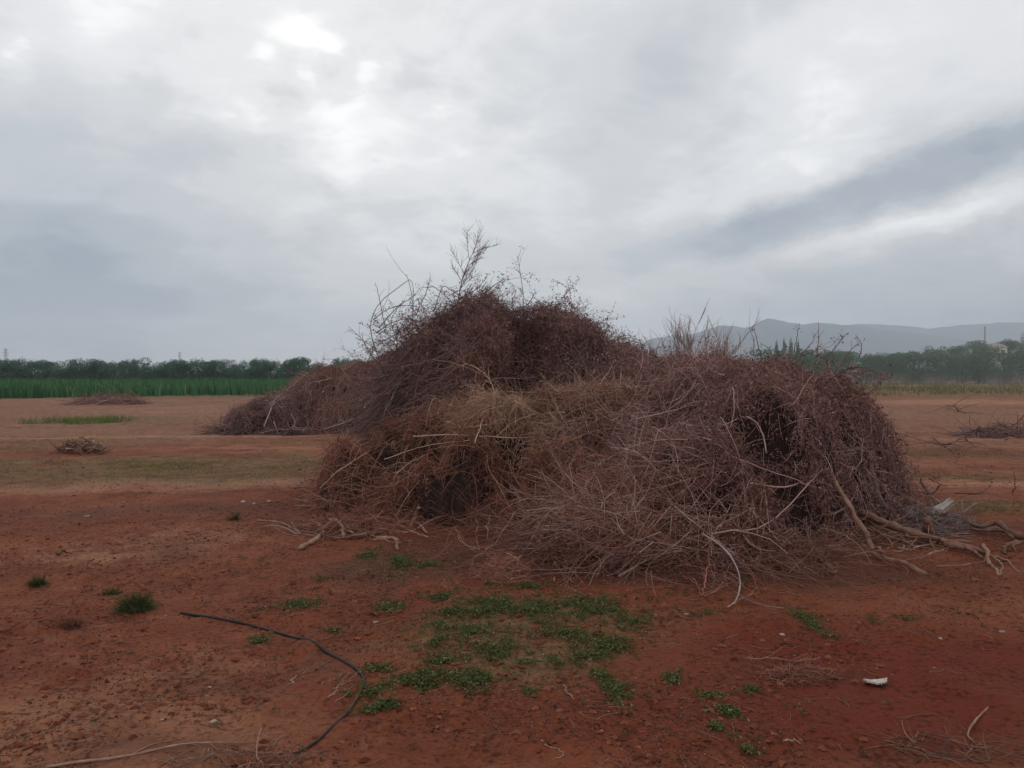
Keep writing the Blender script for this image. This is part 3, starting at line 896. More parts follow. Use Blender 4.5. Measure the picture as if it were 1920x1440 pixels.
# --- C: the straw and rust heap in front on the left
hC = mound([(-0.12, 9.25, 0.75, 0.65, 1.42, 2.2, 0), (-0.25, 9.35, 1.65, 1.35, 1.30, 2.8, 0), (-1.45, 9.75, 0.95, 0.95, 0.92, 2.6, 0), (1.0, 9.5, 1.8, 1.3, 1.38, 2.8, 0),
            (-0.38, 8.60, 0.85, 0.78, 0.98, 2.8, 0), (-1.0, 8.75, 0.8, 0.75, 0.28, 2.4, 0), (0.45, 8.3, 0.85, 0.95, 0.95, 2.8, 0), (-1.75, 9.35, 0.58, 0.75, 0.80, 2.8, 0)], 40,
           [(-1.08, 8.98, 0.32, 0.38, 1.25), (-0.78, 8.65, 0.16, 0.25, 0.3), (0.25, 10.15, 0.45, 0.35, 0.7), (0.17, 9.65, 0.18, 0.5, 0.32), (0.02, 8.05, 0.16, 0.40, 0.6), (0.80, 8.1, 0.2, 0.3, 0.35)])
C = Heap('low front heap of rusty twigs capped with pale straw', hC, (-2.6, 2.7, 7.3, 11.0), 12)
straw_zone = lambda x, y, z: np.clip(np.exp(-(((x - 0.25) / 0.8) ** 2 + ((y - 9.3) / 0.7) ** 2)) * sm(0.6, 1.0, z), 0, 1)
left_flow = lambda x, y, hd: np.where(R.random(len(x)) < 0.6, rad(200), hd)
C.holes = [(0.75, 8.05, 0.2, 0.22), (-0.55, 7.95, 0.3, 0.14), (-1.08, 8.95, 0.31, 0.40), (0.02, 7.95, 0.10, 0.25), (0.1, 10.25, 0.35, 0.28)]
C.mat_twigs(3500, 'twig_rust', (0.08, 0.34), spread=1.3, wig=0.25, flow=left_flow, off=(-0.08, 0.06))
C.scrub(9500, 'twig_rust', (0.07, 0.30), bias=(-0.25, 0, -0.1), tint=(0.42, 0.22))
C.scrub(3200, 'straw', (0.12, 0.36), zone=straw_zone, bias=(-0.25, -0.35, 0.0), r=(0.0014, 0.0026), tint=(0.42, 0.22), lift=0.1)
C.scrub(900, 'straw', (0.25, 0.6), zone=straw_zone, bias=(-0.5, -0.1, 0.0), r=(0.0018, 0.0032), tint=(0.5, 0.22), depth=(-0.02, 0.08), lift=0.1)
C.scrub(2600, 'twig_mauve', (0.12, 0.45), zone=lambda x, y, z: sm(0.2, 0.9, x), tint=(0.6, 0.2), depth=(-0.05, 0.06))
C.scrub(1300, 'twig_rust', (0.25, 0.6), bias=(-0.7, -0.1, -0.3), tint=(0.78, 0.16), r=(0.0018, 0.0034), depth=(0.0, 0.08))
C.stick_out(3500, 'twig_rust', (0.10, 0.33), up=-0.1, droop=(0.05, 0.3), tint=(0.5, 0.22))
C.stick_out(700, 'straw', (0.10, 0.33), up=0.1, droop=(0.05, 0.3), zone=straw_zone)
C.leaf_skin(7000, 'leaf_rust', size=(0.015, 0.035))
C.sprays(60, 'twig_rust', (0.25, 0.6), up=0.0, leafy=14, leaf='leaf_rust')
C.sprays(14, 'straw', (0.3, 0.6), up=0.1, leafy=0, zone=straw_zone, bias=(-0.5, -0.2, 0))
C.skirt(1800, 'twig_rust', zone=lambda x, y: 1 - 0.8 * (x < -0.5) * (y < 9))
# stalks fanning down from the straw peak
nf = 900
fa = C.rng.normal(0, 0.8, nf)
P0 = np.stack([-0.15 + C.rng.normal(0, 0.24, nf), 9.05 + C.rng.normal(0, 0.22, nf), np.zeros(nf)], -1)
P0[:, 2] = hC(P0[:, 0], P0[:, 1]) + gz(P0[:, 0], P0[:, 1]) + C.rng.uniform(-0.03, 0.07, nf)
Pf = free(P0, np.stack([np.sin(fa) - 0.3, -0.9 * np.cos(fa), -0.35 + C.rng.normal(0, 0.2, nf)], -1), C.rng.uniform(0.2, 0.5, nf), 6, C.rng.uniform(0, 0.12, nf), 0.06, C.rng)
C.add('straw', Pf, C.rng.uniform(0.0016, 0.0028, nf), np.full(nf, 0.001), np.clip(C.rng.normal(0.62, 0.22, nf), 0, 1))
C.stems(40, M['twig_rust'], (0.3, 0.8), r=(0.0025, 0.0045), flow=left_flow, spread=0.4, tint=(0.75, 0.18))
for pix in [[(720, 860), (800, 835), (880, 825)], [(775, 818), (860, 815), (960, 820)], [(740, 890), (770, 865), (800, 850)], [(835, 790), (870, 800), (940, 790)], [(600, 915), (640, 880), (690, 850)]]:
    C.branch([on(hC, a, b, 6, 13, 0.10) for a, b in pix], 0.006, 0.003, M['straw'], sub=2, tint=0.85)
for pix in [[(890, 830), (905, 790), (915, 760)], [(935, 735), (960, 748), (985, 760)], [(930, 728), (965, 752), (1000, 775)]]:
    C.branch([on(hC, a, b, 6, 13, 0.06) for a, b in pix], 0.005, 0.003, M['straw'], sub=2, tint=0.8)

# --- A: the tall heap behind
hA = mound([(-0.1, 11.3, 0.85, 0.9, 2.62, 2.6, 0), (-0.35, 11.5, 1.45, 1.5, 2.66, 2.2, 0), (0.75, 11.4, 1.35, 1.5, 2.40, 2.2, 0), (1.55, 11.5, 1.35, 1.4, 1.85, 2.2, 0), (-1.20, 11.6, 0.95, 1.2, 2.12, 2.3, 0),
            (-0.22, 10.45, 1.35, 0.40, 1.95, 2.2, 45), (-1.5, 11.2, 0.6, 0.8, 1.35, 2.2, 0)], 64,
           [(-0.92, 10.85, 0.30, 0.42, 0.9), (0.16, 10.55, 0.27, 0.42, 1.7)])
A = Heap('tallest peaked heap of dark tangled vines behind the straw heap', hA, (-2.7, 3.1, 9.2, 13.4), 13)
topz = lambda x, y, z: sm(1.2, 2.0, z)
leftz = lambda x, y, z: sm(-0.3, -0.9, x)
up_right = lambda x, y, hd: np.where(R.random(len(x)) < 0.7, rad(235), hd)
ridge = lambda x, y, z: np.exp(-((x + 0.22 - (y - 10.45)) / 0.5) ** 2) * (y < 11.2)
A.holes = [(-0.92, 10.85, 0.25, 0.42), (0.16, 10.5, 0.27, 0.42)]
A.mat_twigs(5000, 'twig_dark', (0.12, 0.42), spread=1.5, wig=0.26, off=(-0.08, 0.06))
A.scrub(9000, 'twig_dark', (0.10, 0.40))
A.scrub(4500, 'twig_mauve', (0.10, 0.40), zone=lambda x, y, z: sm(-0.3, 0.3, x), tint=(0.45, 0.2))
A.scrub(2600, 'twig_dark', (0.5, 1.2), zone=leftz, bias=(-1.1, 0.2, -1.4), r=(0.0025, 0.005), tint=(0.5, 0.2), depth=(-0.02, 0.12), droop=(0, 0.06))
A.scrub(3200, 'twig_rust', (0.10, 0.40), zone=ridge, bias=(-0.3, -0.2, -0.4))
so = A.stick_out(2600, 'twig_dark', (0.15, 0.50), up=0.25, droop=(0.02, 0.3), zone=topz, fork=1.0)
A.leaf_on(so, 9000, 'leaf_dead')
A.leaf_skin(20000, 'leaf_dead', zone=lambda x, y, z: (0.35 + 0.65 * topz(x, y, z)) * (1 - 0.6 * leftz(x, y, z)), off=(-0.05, 0.10))
A.leaf_skin(7500, 'leaf_rust', zone=ridge)
A.sprays(110, 'twig_dark', (0.35, 0.8), up=0.25, leafy=50, zone=lambda x, y, z: sm(1.0, 1.7, z))
A.sprays(90, 'twig_dark', (0.3, 0.75), up=0.35, r=(0.0022, 0.0036), leafy=26, kids=(6, 10), zone=lambda x, y, z: sm(-0.2, -0.7, x) * sm(1.2, 1.7, z), bias=(-0.35, -0.2, 0))
A.sprays(50, 'twig_mauve', (0.3, 0.7), up=0.0, leafy=50)
A.sprays(26, 'twig_rust', (0.3, 0.6), up=-0.2, leafy=30, leaf='leaf_rust', zone=ridge)
A.stems(40, M['twig_dark'], (0.7, 1.4), r=(0.004, 0.008), zone=leftz, flow=lambda x, y, hd: np.full(len(x), rad(232)), spread=0.35, tint=(0.55, 0.2))
# loose airy crown of vines over the left shoulder
rngA = np.random.default_rng(5)
nc = 2400
cloudP = np.stack([rngA.normal(-1.02, 0.46, nc), rngA.normal(11.4, 0.35, nc), rngA.normal(2.02, 0.33, nc)], -1)
cloudP = cloudP[cloudP[:, 2] < 2.75 - 0.55 * np.maximum(0, -cloudP[:, 0] - 0.9)]
nc = len(cloudP)
Pv = free(cloudP, rdir(nc, rngA) * np.array([1, 0.8, 0.7]) + np.array([-0.1, 0, 0.1]), rngA.uniform(0.15, 0.5, nc), 7, rngA.uniform(0, 0.2, nc), 0.16, rngA)
A.add('twig_dark', Pv, np.full(nc, 0.0026), np.full(nc, 0.0012), np.clip(rngA.normal(0.4, 0.2, nc), 0, 1))
A.leaf_on(Pv, 7500, 'leaf_dead')
arcs = [[(735, 730), (700, 640), (697, 600), (715, 565), (750, 538), (770, 525), (776, 545), (775, 600)],
        [(740, 740), (745, 690), (770, 640), (774, 570), (765, 520), (762, 512)],
        [(718, 700), (705, 662), (690, 648), (664, 635)], [(712, 690), (680, 640), (652, 613)], [(730, 700), (690, 660), (676, 628)],
        [(700, 600), (730, 580), (765, 572), (800, 578)], [(705, 625), (745, 600), (790, 600)], [(710, 615), (745, 575), (770, 560), (785, 545)],
        [(715, 640), (760, 620), (790, 622)], [(740, 720), (755, 660), (790, 610), (830, 590)], [(725, 715), (745, 650), (735, 600), (760, 565)],
        [(780, 590), (800, 545), (805, 520)], [(815, 580), (830, 540), (845, 545), (870, 560)], [(840, 560), (815, 540), (790, 540)],
        [(760, 700), (800, 640), (835, 600)], [(722, 610), (712, 560), (703, 530)], [(900, 555), (935, 530), (948, 522)], [(860, 560), (890, 545), (912, 520), (912, 510)],
        [(985, 575), (1000, 552), (992, 545)], [(960, 570), (968, 550), (965, 540)], [(1010, 580), (1030, 575), (1060, 572)], [(1040, 590), (1045, 575), (1030, 565)],
        [(1120, 625), (1140, 612), (1140, 606)], [(1150, 640), (1180, 632), (1200, 640)], [(1160, 650), (1190, 640), (1215, 650)], [(1140, 640), (1170, 628), (1195, 632)]]
for i, pix in enumerate(arcs):
    d0 = 11.2 + 0.25 * R.normal()
    A.branch([at(a, b, d0 + 0.05 * j * (1 if i % 2 else -1)) for j, (a, b) in enumerate(pix)], 0.007, 0.003, M['twig_dark'], sub=int(R.integers(1, 4)), tint=0.3, leafy=10 if pix[0][0] > 770 else 3)
# the upright feathery shoot on the crest
sh = spray(None, at(858, 570, 11.3), at(872, 478, 11.3) - at(858, 570, 11.3), 0.78, 0.009, np.random.default_rng(3), 3, (14, 17), 0.85, -0.01, 0.03, 8, 0.30)
spray_mesh('branch', sh, M['twig_dark'], A.root, 0.3)['label'] = 'upright feathery shoot on the crest of the pile'
A.leaf_on(np.stack([p[0] for p in sh]), 260, 'leaf_dead', size=(0.012, 0.028), jit=0.008)

# --- D: the far heap on the left
hD = mound([(-6.55, 20.9, 1.25, 1.15, 0.98, 2.4, 0), (-4.75, 22.2, 2.2, 1.9, 1.68, 2.4, 0), (-3.2, 22.8, 2.5, 2.0, 2.05, 2.4, 0), (-3.9, 21.0, 1.9, 1.25, 1.0, 2.4, 0), (-5.4, 21.6, 0.9, 0.9, 1.1, 2.4, 0)], 80,
           [(-5.4, 20.5, 0.25, 0.5, 0.4)])
D = Heap('far heap of purple brown brush beyond the tall pile, beside the crop field', hD, (-8.3, 0.0, 19.3, 25.2), 14)
D.scrub(6000, 'twig_mauve', (0.2, 0.7), r=(0.003, 0.006), tint=(0.45, 0.2), depth=(-0.15, 0.06))
D.mat_twigs(5000, 'twig_dark', (0.25, 0.8), spread=1.3, wig=0.22, r=(0.003, 0.007), tint=(0.55, 0.22))
D.mat_twigs(4000, 'twig_rust', (0.25, 0.8), spread=0.9, r=(0.004, 0.008), flow=left_flow, zone=lambda x, y, z: sm(-6.2, -5.0, x))
D.mat_twigs(900, 'straw', (0.3, 0.8), spread=0.5, r=(0.003, 0.007), zone=lambda x, y, z: sm(0.9, 1.4, z))
D.stick_out(1500, 'twig_mauve', (0.2, 0.5), up=0.2, r=(0.003, 0.006), tint=(0.6, 0.2))
D.leaf_skin(6000, 'leaf_rust', size=(0.03, 0.07))
D.sprays(50, 'twig_mauve', (0.4, 1.0), up=0.2, r=(0.006, 0.010), leafy=10)
D.skirt(900, 'twig_dark', (0.3, 0.9), r=(0.004, 0.008))
D.stems(30, M['twig_mauve'], (0.8, 1.6), r=(0.008, 0.014), spread=0.6, tint=(0.75, 0.15))
for pix in [[(495, 800), (505, 775), (515, 750)], [(532, 815), (545, 805), (555, 795), (548, 775)], [(513, 790), (520, 810), (525, 815)], [(585, 718), (600, 714), (615, 710)], [(680, 770), (690, 750), (695, 760), (700, 750)], [(605, 805), (640, 795), (680, 780)]]:
    D.branch([on(hD, a, b, 18, 26, 0.12) for a, b in pix], 0.014, 0.009, M['bare'], sub=2, tint=0.75)
for hp in (A, B, C, D): hp.build()

# ------------------------------------------------------------------ loose branches, roots and logs on the soil
ROOTS = 'gnarled branches dumped at the foot of the straw heap'


def gbranch(label, pix, r0, r1, mat='bark', lift=None, sub=0, tint=0.55, group='loose branches lying round the piles', name='branch', forks=(), K=20, cat='branch', wob=0.007, parent=None):
    """a fallen branch; pix = (px, py[, height above the soil]) along it; forks = more such lines"""
    Vs, Fq, caps, tn, n0 = [], [], [], [], 0
    rng = R
    if group == ROOTS: r0, r1, tint = r0 * 1.12, r1 * 1.12, min(1, tint + 0.08)
    for li, line in enumerate([pix] + list(forks)):
        a, b = (r0, r1) if li == 0 else (r0 * 0.6, r1 * 0.6)
        pts = []
        for q in line:
            hgt = q[2] if len(q) > 2 else 0.0
            pts.append(gp(q[0], q[1] + 0, 0) + np.array([0, 0, hgt + a * 0.7]) if not hgt else np.array([*raise_pt(q[0], q[1], hgt)]))
        P = resample(pts, K)
        P = P + np.cumsum(rng.normal(0, wob, (K, 3)), 0) * np.array([1, 1, 0.5])
        P[:, 2] = np.maximum(P[:, 2], gzf(P[:, 0], P[:, 1]) + a * 0.3)
        rr = taper(1, K, np.array([a]), np.array([b])) * (1 + 0.16 * rng.normal(size=(1, K)))
        V, Fs = tubes(P[None], rr, 7, True)
        Vs.append(V); Fq.append(Fs[0] + n0); caps += [Fs[1] + n0, Fs[2] + n0]
        tn.append(np.clip(tint + rep(rng.normal(0, 0.08, K), 7), 0, 1)); n0 += len(V)
        if sub and li == 0:
            k = rng.integers(3, K - 1, sub)
            D = unit(P[k] - P[k - 1]) + rdir(sub) * 0.8
            D[:, 2] = np.abs(D[:, 2]) * 0.4
            Lt = np.linalg.norm(np.diff(P, axis=0), axis=1).sum()
            Q = free(P[k], D, Lt * rng.uniform(0.12, 0.35, sub), 7, rng.uniform(0.05, 0.2, sub), 0.14, rng)
            Q[..., 2] = np.maximum(Q[..., 2], gzf(Q[..., 0], Q[..., 1]) + 0.004)
            V, Fs = tubes(Q, taper(sub, 7, np.full(sub, a * 0.45), np.full(sub, a * 0.15)), 5)
            Vs.append(V); Fq.append(Fs[0] + n0); tn.append(np.full(len(V), tint)); n0 += len(V)
    o = mk(name, np.concatenate(Vs), [np.concatenate(Fq)] + caps, M[mat], parent, True, {'tint': np.concatenate(tn)})
    if label: tag(o, label, cat, group)
    return o


def raise_pt(px, py, hgt):
    """the point at a given height above the datum on the ray through a pixel"""
    k = pix_dir(px, py)
    return k * ((hgt - CAM_H) / k[2]) + np.array([0, 0, CAM_H])


ROOTS = 'gnarled branches dumped at the foot of the straw heap'
gbranch('thin forked grey branch reaching farthest left from the foot of the heap', [(485, 977), (530, 985), (560, 997), (592, 1002)], 0.010, 0.007, forks=[[(512, 986), (540, 1001), (570, 1006)]], sub=3, tint=0.5, group=ROOTS)
gbranch('thick sawn branch with bent end lying nearest the camera in the root tangle', [(563, 1032), (590, 1018), (606, 1004), (609, 992), (592, 980, 0.08)], 0.024, 0.013, tint=0.65, group=ROOTS, forks=[[(606, 1003), (597, 985), (588, 976)]])
gbranch('upright hooked branch curling over in the root tangle', [(646, 1010), (645, 988, 0.06), (636, 974, 0.12), (618, 972, 0.10)], 0.016, 0.010, tint=0.6, group=ROOTS, sub=2)
gbranch('pale long stick lying along the back of the root tangle', [(552, 950), (610, 952), (648, 961), (654, 972)], 0.014, 0.009, tint=0.75, group=ROOTS, sub=2)
gbranch('wavy reddish root running along the foot of the heap', [(660, 1000), (678, 984, 0.04), (705, 974, 0.07), (745, 980, 0.05), (785, 986), (797, 1004)], 0.017, 0.010, tint=0.6, group=ROOTS, sub=3)
gbranch('short arched root bowing down beside the green weeds', [(700, 1016), (735, 1006, 0.05), (758, 1012, 0.06), (768, 1032)], 0.022, 0.014, tint=0.5, group=ROOTS)
gbranch('dark crooked branch half under the root tangle', [(548, 982), (566, 1000), (598, 1006), (640, 1003), (672, 1006)], 0.013, 0.008, tint=0.3, group=ROOTS, sub=3)
gbranch('short pale peg lying between two roots', [(663, 1004), (682, 996), (690, 1000)], 0.012, 0.009, tint=0.8, group=ROOTS)
gbranch('thin root lying across the wavy root', [(742, 983), (765, 1000), (790, 1016)], 0.009, 0.006, tint=0.6, group=ROOTS)
gbranch('slim bent root lying in front of the wavy root', [(640, 1012), (690, 1008), (730, 1018), (760, 1016)], 0.011, 0.007, tint=0.45, group=ROOTS, sub=2)
gbranch('stubby broken branch end standing at the foot of the heap', [(770, 992), (774, 975, 0.10), (776, 957, 0.2)], 0.020, 0.016, tint=0.4, group=ROOTS)
gbranch('bleached arched root in the shadow of the heap', [(720, 975), (735, 964, 0.07), (760, 968, 0.04)], 0.013, 0.010, tint=0.7, group=ROOTS)
gbranch('pale forked twig fanning up beside the rusty brush tip', [(888, 1046), (905, 1028, 0.08), (922, 1010, 0.14), (955, 960, 0.33)], 0.006, 0.003, 'bark', tint=0.72, group=ROOTS,
        forks=[[(897, 1036, 0.05), (880, 1018, 0.12), (862, 990, 0.2)], [(897, 1036, 0.05), (888, 1000, 0.2), (885, 975, 0.28)], [(915, 1018, 0.12), (913, 990, 0.25), (918, 968, 0.3)], [(900, 1030, 0.06), (870, 1020, 0.06), (858, 1002, 0.1)]])
gbranch('dark stick poking out left from the straw heap over bare soil', [(640, 838, 0.62), (625, 845, 0.52), (611, 853, 0.44)], 0.010, 0.006, 'twig_dark', tint=0.2)
gbranch('dark straight stick lying on the soil left of the straw heap', [(552, 916), (575, 914), (605, 915)], 0.010, 0.007, 'twig_dark', tint=0.3)

LOGS = 'logs and limbs strewn at the right end of the piles'
gbranch('thick straight reddish log slanting away from the mauve heap', [(1598, 955, 0.16), (1660, 983, 0.11), (1720, 1006, 0.07), (1785, 1024), (1842, 1043)], 0.044, 0.017, tint=0.5, group=LOGS, sub=4, forks=[[(1600, 960, 0.14), (1625, 962, 0.16), (1650, 975, 0.14)], [(1770, 1020, 0.04), (1815, 1030, 0.02), (1835, 1050)]])
gbranch('long curved limb leaning on the mauve heap with its butt on the soil', [(1553, 885, 0.62), (1578, 935, 0.44), (1604, 980, 0.27), (1617, 1010, 0.14), (1628, 1040, 0.03), (1650, 1050), (1682, 1058), (1714, 1076)], 0.019, 0.028, tint=0.55, group=LOGS, K=26,
        forks=[[(1626, 1034, 0.04), (1640, 1024, 0.09), (1643, 1033, 0.06), (1634, 1046)]])
gbranch('slim limb lying just below the thick straight log', [(1572, 985, 0.10), (1615, 972, 0.12), (1650, 990, 0.07), (1675, 1004), (1690, 1012)], 0.018, 0.012, tint=0.5, group=LOGS, sub=2)
gbranch('claw shaped branch with three prongs spread on the soil', [(1842, 1022, 0.07), (1853, 1033, 0.07), (1852, 1045, 0.06), (1862, 1066), (1872, 1079)], 0.019, 0.012, tint=0.62, group=LOGS, forks=[[(1854, 1040, 0.06), (1878, 1060), (1882, 1084)], [(1864, 1043, 0.05), (1890, 1052), (1909, 1076)]])
gbranch('dark twisted branch with a bleached root ball at the picture edge', [(1786, 972), (1832, 987, 0.04), (1862, 980, 0.08), (1886, 998, 0.05), (1925, 1018)], 0.016, 0.034, tint=0.25, group=LOGS, forks=[[(1786, 992), (1830, 992, 0.03), (1870, 993, 0.05), (1892, 1006, 0.04)], [(1888, 1040), (1884, 1022, 0.04), (1900, 1012, 0.06)], [(1903, 1036), (1900, 1020, 0.04), (1910, 1012, 0.05)]])
gbranch('thin grey stick leaning among splinters behind the logs', [(1702, 918, 0.10), (1740, 926, 0.07), (1766, 946)], 0.012, 0.008, 'bark_grey', tint=0.6, group=LOGS, sub=2)
gbranch('dark forked branch sticking up on the open soil behind the logs', [(1724, 895, 0.22), (1733, 908, 0.14), (1748, 928, 0.0), (1766, 908, 0.16)], 0.013, 0.008, tint=0.15, group=LOGS, forks=[[(1742, 898, 0.22), (1758, 905, 0.16), (1770, 912, 0.12)]])
gbranch('lone dark stick with a raised tip beyond the logs', [(1792, 925), (1832, 928), (1850, 918, 0.06), (1856, 911, 0.09)], 0.013, 0.007, tint=0.2, group=LOGS)
gbranch('bleached crooked stick below the thick log', [(1684, 1028), (1712, 1032), (1722, 1024, 0.03), (1762, 1020)], 0.012, 0.007, tint=0.75, group=LOGS, sub=2)
gbranch('pair of thin sticks lying side by side under the log tip', [(1736, 1040), (1770, 1030), (1796, 1024)], 0.009, 0.006, tint=0.7, group=LOGS, forks=[[(1752, 1034), (1780, 1028), (1800, 1018)]])
gbranch('thin straight twig lying on red soil right of the log', [(1756, 1062), (1810, 1060), (1860, 1056)], 0.008, 0.005, tint=0.55, group=LOGS, sub=2)
gbranch('short steep stick wedged under the thick log', [(1688, 1006, 0.06), (1700, 1020, 0.03), (1712, 1032)], 0.013, 0.010, tint=0.45, group=LOGS)
gbranch('curved grey root arching behind the thick log', [(1684, 972), (1700, 960, 0.10), (1722, 965, 0.06)], 0.014, 0.010, 'bark_grey', tint=0.65, group=LOGS)
gbranch('dark stub of root lying alone in front of the mauve heap', [(1533, 1050), (1545, 1068), (1556, 1082)], 0.017, 0.024, tint=0.3, group=LOGS)
gbranch('pale flat root hugging the base of the mauve heap', [(1573, 1030), (1590, 1020, 0.04), (1606, 1015, 0.03), (1590, 1032)], 0.015, 0.011, tint=0.6, group=LOGS)
gbranch('bent stick rising from the soil beside the curved limb', [(1590, 992, 0.10), (1594, 1008, 0.06), (1612, 1024)], 0.013, 0.009, tint=0.5, group=LOGS)
gbranch('upright reddish stump behind the thick straight log', [(1664, 985), (1662, 965, 0.12), (1660, 950, 0.2)], 0.034, 0.028, tint=0.35, group=LOGS, name='stump', cat='stump')
gbranch('orange brown stump standing behind the log under split wood', [(1740, 1005), (1739, 990, 0.08), (1737, 975, 0.17)], 0.042, 0.036, tint=0.4, group=LOGS, name='stump', cat='stump')


def splintered(label, a, b, w, seed):
    """a chunk of split trunk: a bundle of splinters"""
    rng = np.random.default_rng(seed)
    n = 16
    a, b = np.array(a), np.array(b)
    off = rng.normal(0, w * 0.45, (n, 3))
    P = np.stack([a + off * 1.1, (a * 2 + b) / 3 + off, (a + b * 2) / 3 + off * 0.9, b + off * 1.2 + (b - a) * rng.uniform(-0.25, 0.15, (n, 1))], 1)
    V, Fs = tubes(P, taper(n, 4, rng.uniform(0.3, 0.5, n) * w, rng.uniform(0.05, 0.2, n) * w), 5, True)
    return tag(mk('split_log', V, Fs, M['splinter'], None, False, {'tint': rep(rng.random(n), 20)}), label, 'split log', LOGS)


splintered('pale grey splintered chunk of split trunk behind the logs', raise_pt(1755, 960, 0.12), raise_pt(1784, 940, 0.17), 0.05, 1)

# thick arched stick that hangs from the front of the mauve heap to the soil, and its neighbour
gbranch('pale arched stick bowing from the mauve heap down to the soil', [(1316, 1000, 0.30), (1354, 1025, 0.26), (1380, 1060, 0.17), (1387, 1095, 0.06), (1379, 1128), (1362, 1142)], 0.008, 0.005, 'bare', tint=0.5, K=24, wob=0.001)
gbranch('short straight twig beside the foot of the arched stick', [(1370, 1136), (1388, 1124, 0.02), (1405, 1108, 0.05)], 0.006, 0.004, 'bark', tint=0.5)
gbranch('rusty fan of twigs at the front edge of the mauve heap', [(1318, 1118), (1325, 1090, 0.10), (1333, 1050, 0.25)], 0.006, 0.003, 'twig_rust', tint=0.7, forks=[[(1318, 1118), (1300, 1095, 0.08), (1285, 1080, 0.12)], [(1318, 1118), (1340, 1100, 0.06), (1358, 1072, 0.16)], [(1318, 1118), (1345, 1108, 0.04), (1362, 1098, 0.05)]], sub=6)

FORE = 'single twigs scattered over the open foreground'
gbranch('long pale root winding along the bottom left of the soil', [(88, 1440), (150, 1432), (205, 1426), (250, 1418), (300, 1408), (345, 1400), (385, 1397), (440, 1399)], 0.006, 0.003, 'bark', tint=0.75, group=FORE, K=30, wob=0.0015, sub=4)
gbranch('reddish bent stick standing out at the bottom right', [(1853, 1330), (1832, 1350), (1820, 1368), (1816, 1385), (1826, 1398)], 0.0065, 0.004, 'bark', tint=0.6, group=FORE, K=18, wob=0.001)
gbranch('straight twig lying left of the bend in the black pipe', [(533, 1287), (553, 1275), (578, 1262)], 0.0055, 0.003, 'bark', tint=0.65, group=FORE)
gbranch('thin pale twig lying on bare soil below the weed patch', [(1055, 1288), (1064, 1300), (1077, 1316)], 0.0035, 0.002, 'bark', tint=0.75, group=FORE)
gbranch('angled broken twig near the bottom centre', [(1015, 1390), (1026, 1403), (1034, 1420), (1010, 1432)], 0.0035, 0.002, 'bark', tint=0.7, group=FORE)
gbranch('dark wavy twig lying right of the broken white shard', [(1745, 1270), (1765, 1266), (1785, 1262), (1812, 1268)], 0.004, 0.002, 'bark', tint=0.3, group=FORE)
gbranch('long thin dark runner along the bottom right soil', [(1680, 1348), (1730, 1346), (1775, 1354), (1815, 1372)], 0.0035, 0.002, 'bark', tint=0.25, group=FORE, K=20)
gbranch('thin twig lying before the twig heap', [(1398, 1238), (1450, 1238), (1500, 1244), (1530, 1232)], 0.004, 0.002, 'bark', tint=0.7, group=FORE, sub=3)
gbranch('small pale twig stub pointing up near the bottom right', [(1474, 1396), (1479, 1388, 0.02), (1482, 1380, 0.03)], 0.003, 0.002, 'bark', tint=0.85, group=FORE)
gbranch('cluster of thin twigs crossing under the black pipe', [(612, 1312), (640, 1292), (668, 1276)], 0.004, 0.002, 'bark', tint=0.65, group=FORE, sub=5, forks=[[(622, 1300), (650, 1285), (676, 1268)], [(630, 1318), (655, 1298), (672, 1282)], [(600, 1296), (625, 1280), (640, 1268)]])
gbranch('small forked twig on the soil in the lower left', [(172, 1345), (190, 1360), (215, 1374)], 0.0035, 0.002, 'bark', tint=0.4, group=FORE, sub=2)
gbranch('short thin stick lying left of the lower end of the pipe', [(495, 1420), (512, 1402), (520, 1380)], 0.0035, 0.002, 'bark', tint=0.6, group=FORE, sub=2)
gbranch('dark flake of bark lying on pale soil at the left', [(103, 1042), (118, 1037), (130, 1041)], 0.012, 0.008, 'bark', tint=0.2, group=FORE)

FIELD = 'dead branches left on the field beyond the piles'
gbranch('low crooked branch lying on the right field beyond the logs', [(1752, 822), (1768, 832, 0.05), (1790, 828, 0.14), (1806, 818, 0.2), (1815, 830)], 0.024, 0.014, 'bark', tint=0.25, group=FIELD, sub=6)
gbranch('faint branch lying far off on the right field', [(1775, 760, 0.1), (1790, 762, 0.25), (1800, 772), (1812, 775)], 0.03, 0.02, 'bark', tint=0.3, group=FIELD, sub=6)
gbranch('pale bent branch lying at the right edge of the field', [(1884, 826), (1895, 822, 0.08), (1904, 830)], 0.02, 0.012, 'bark', tint=0.7, group=FIELD, sub=2)
gbranch('thin dead stem standing alone on the right field', [(1897, 925), (1897, 910, 0.12), (1896, 880, 0.36)], 0.006, 0.004, 'bark', tint=0.3, group=FIELD, sub=4)

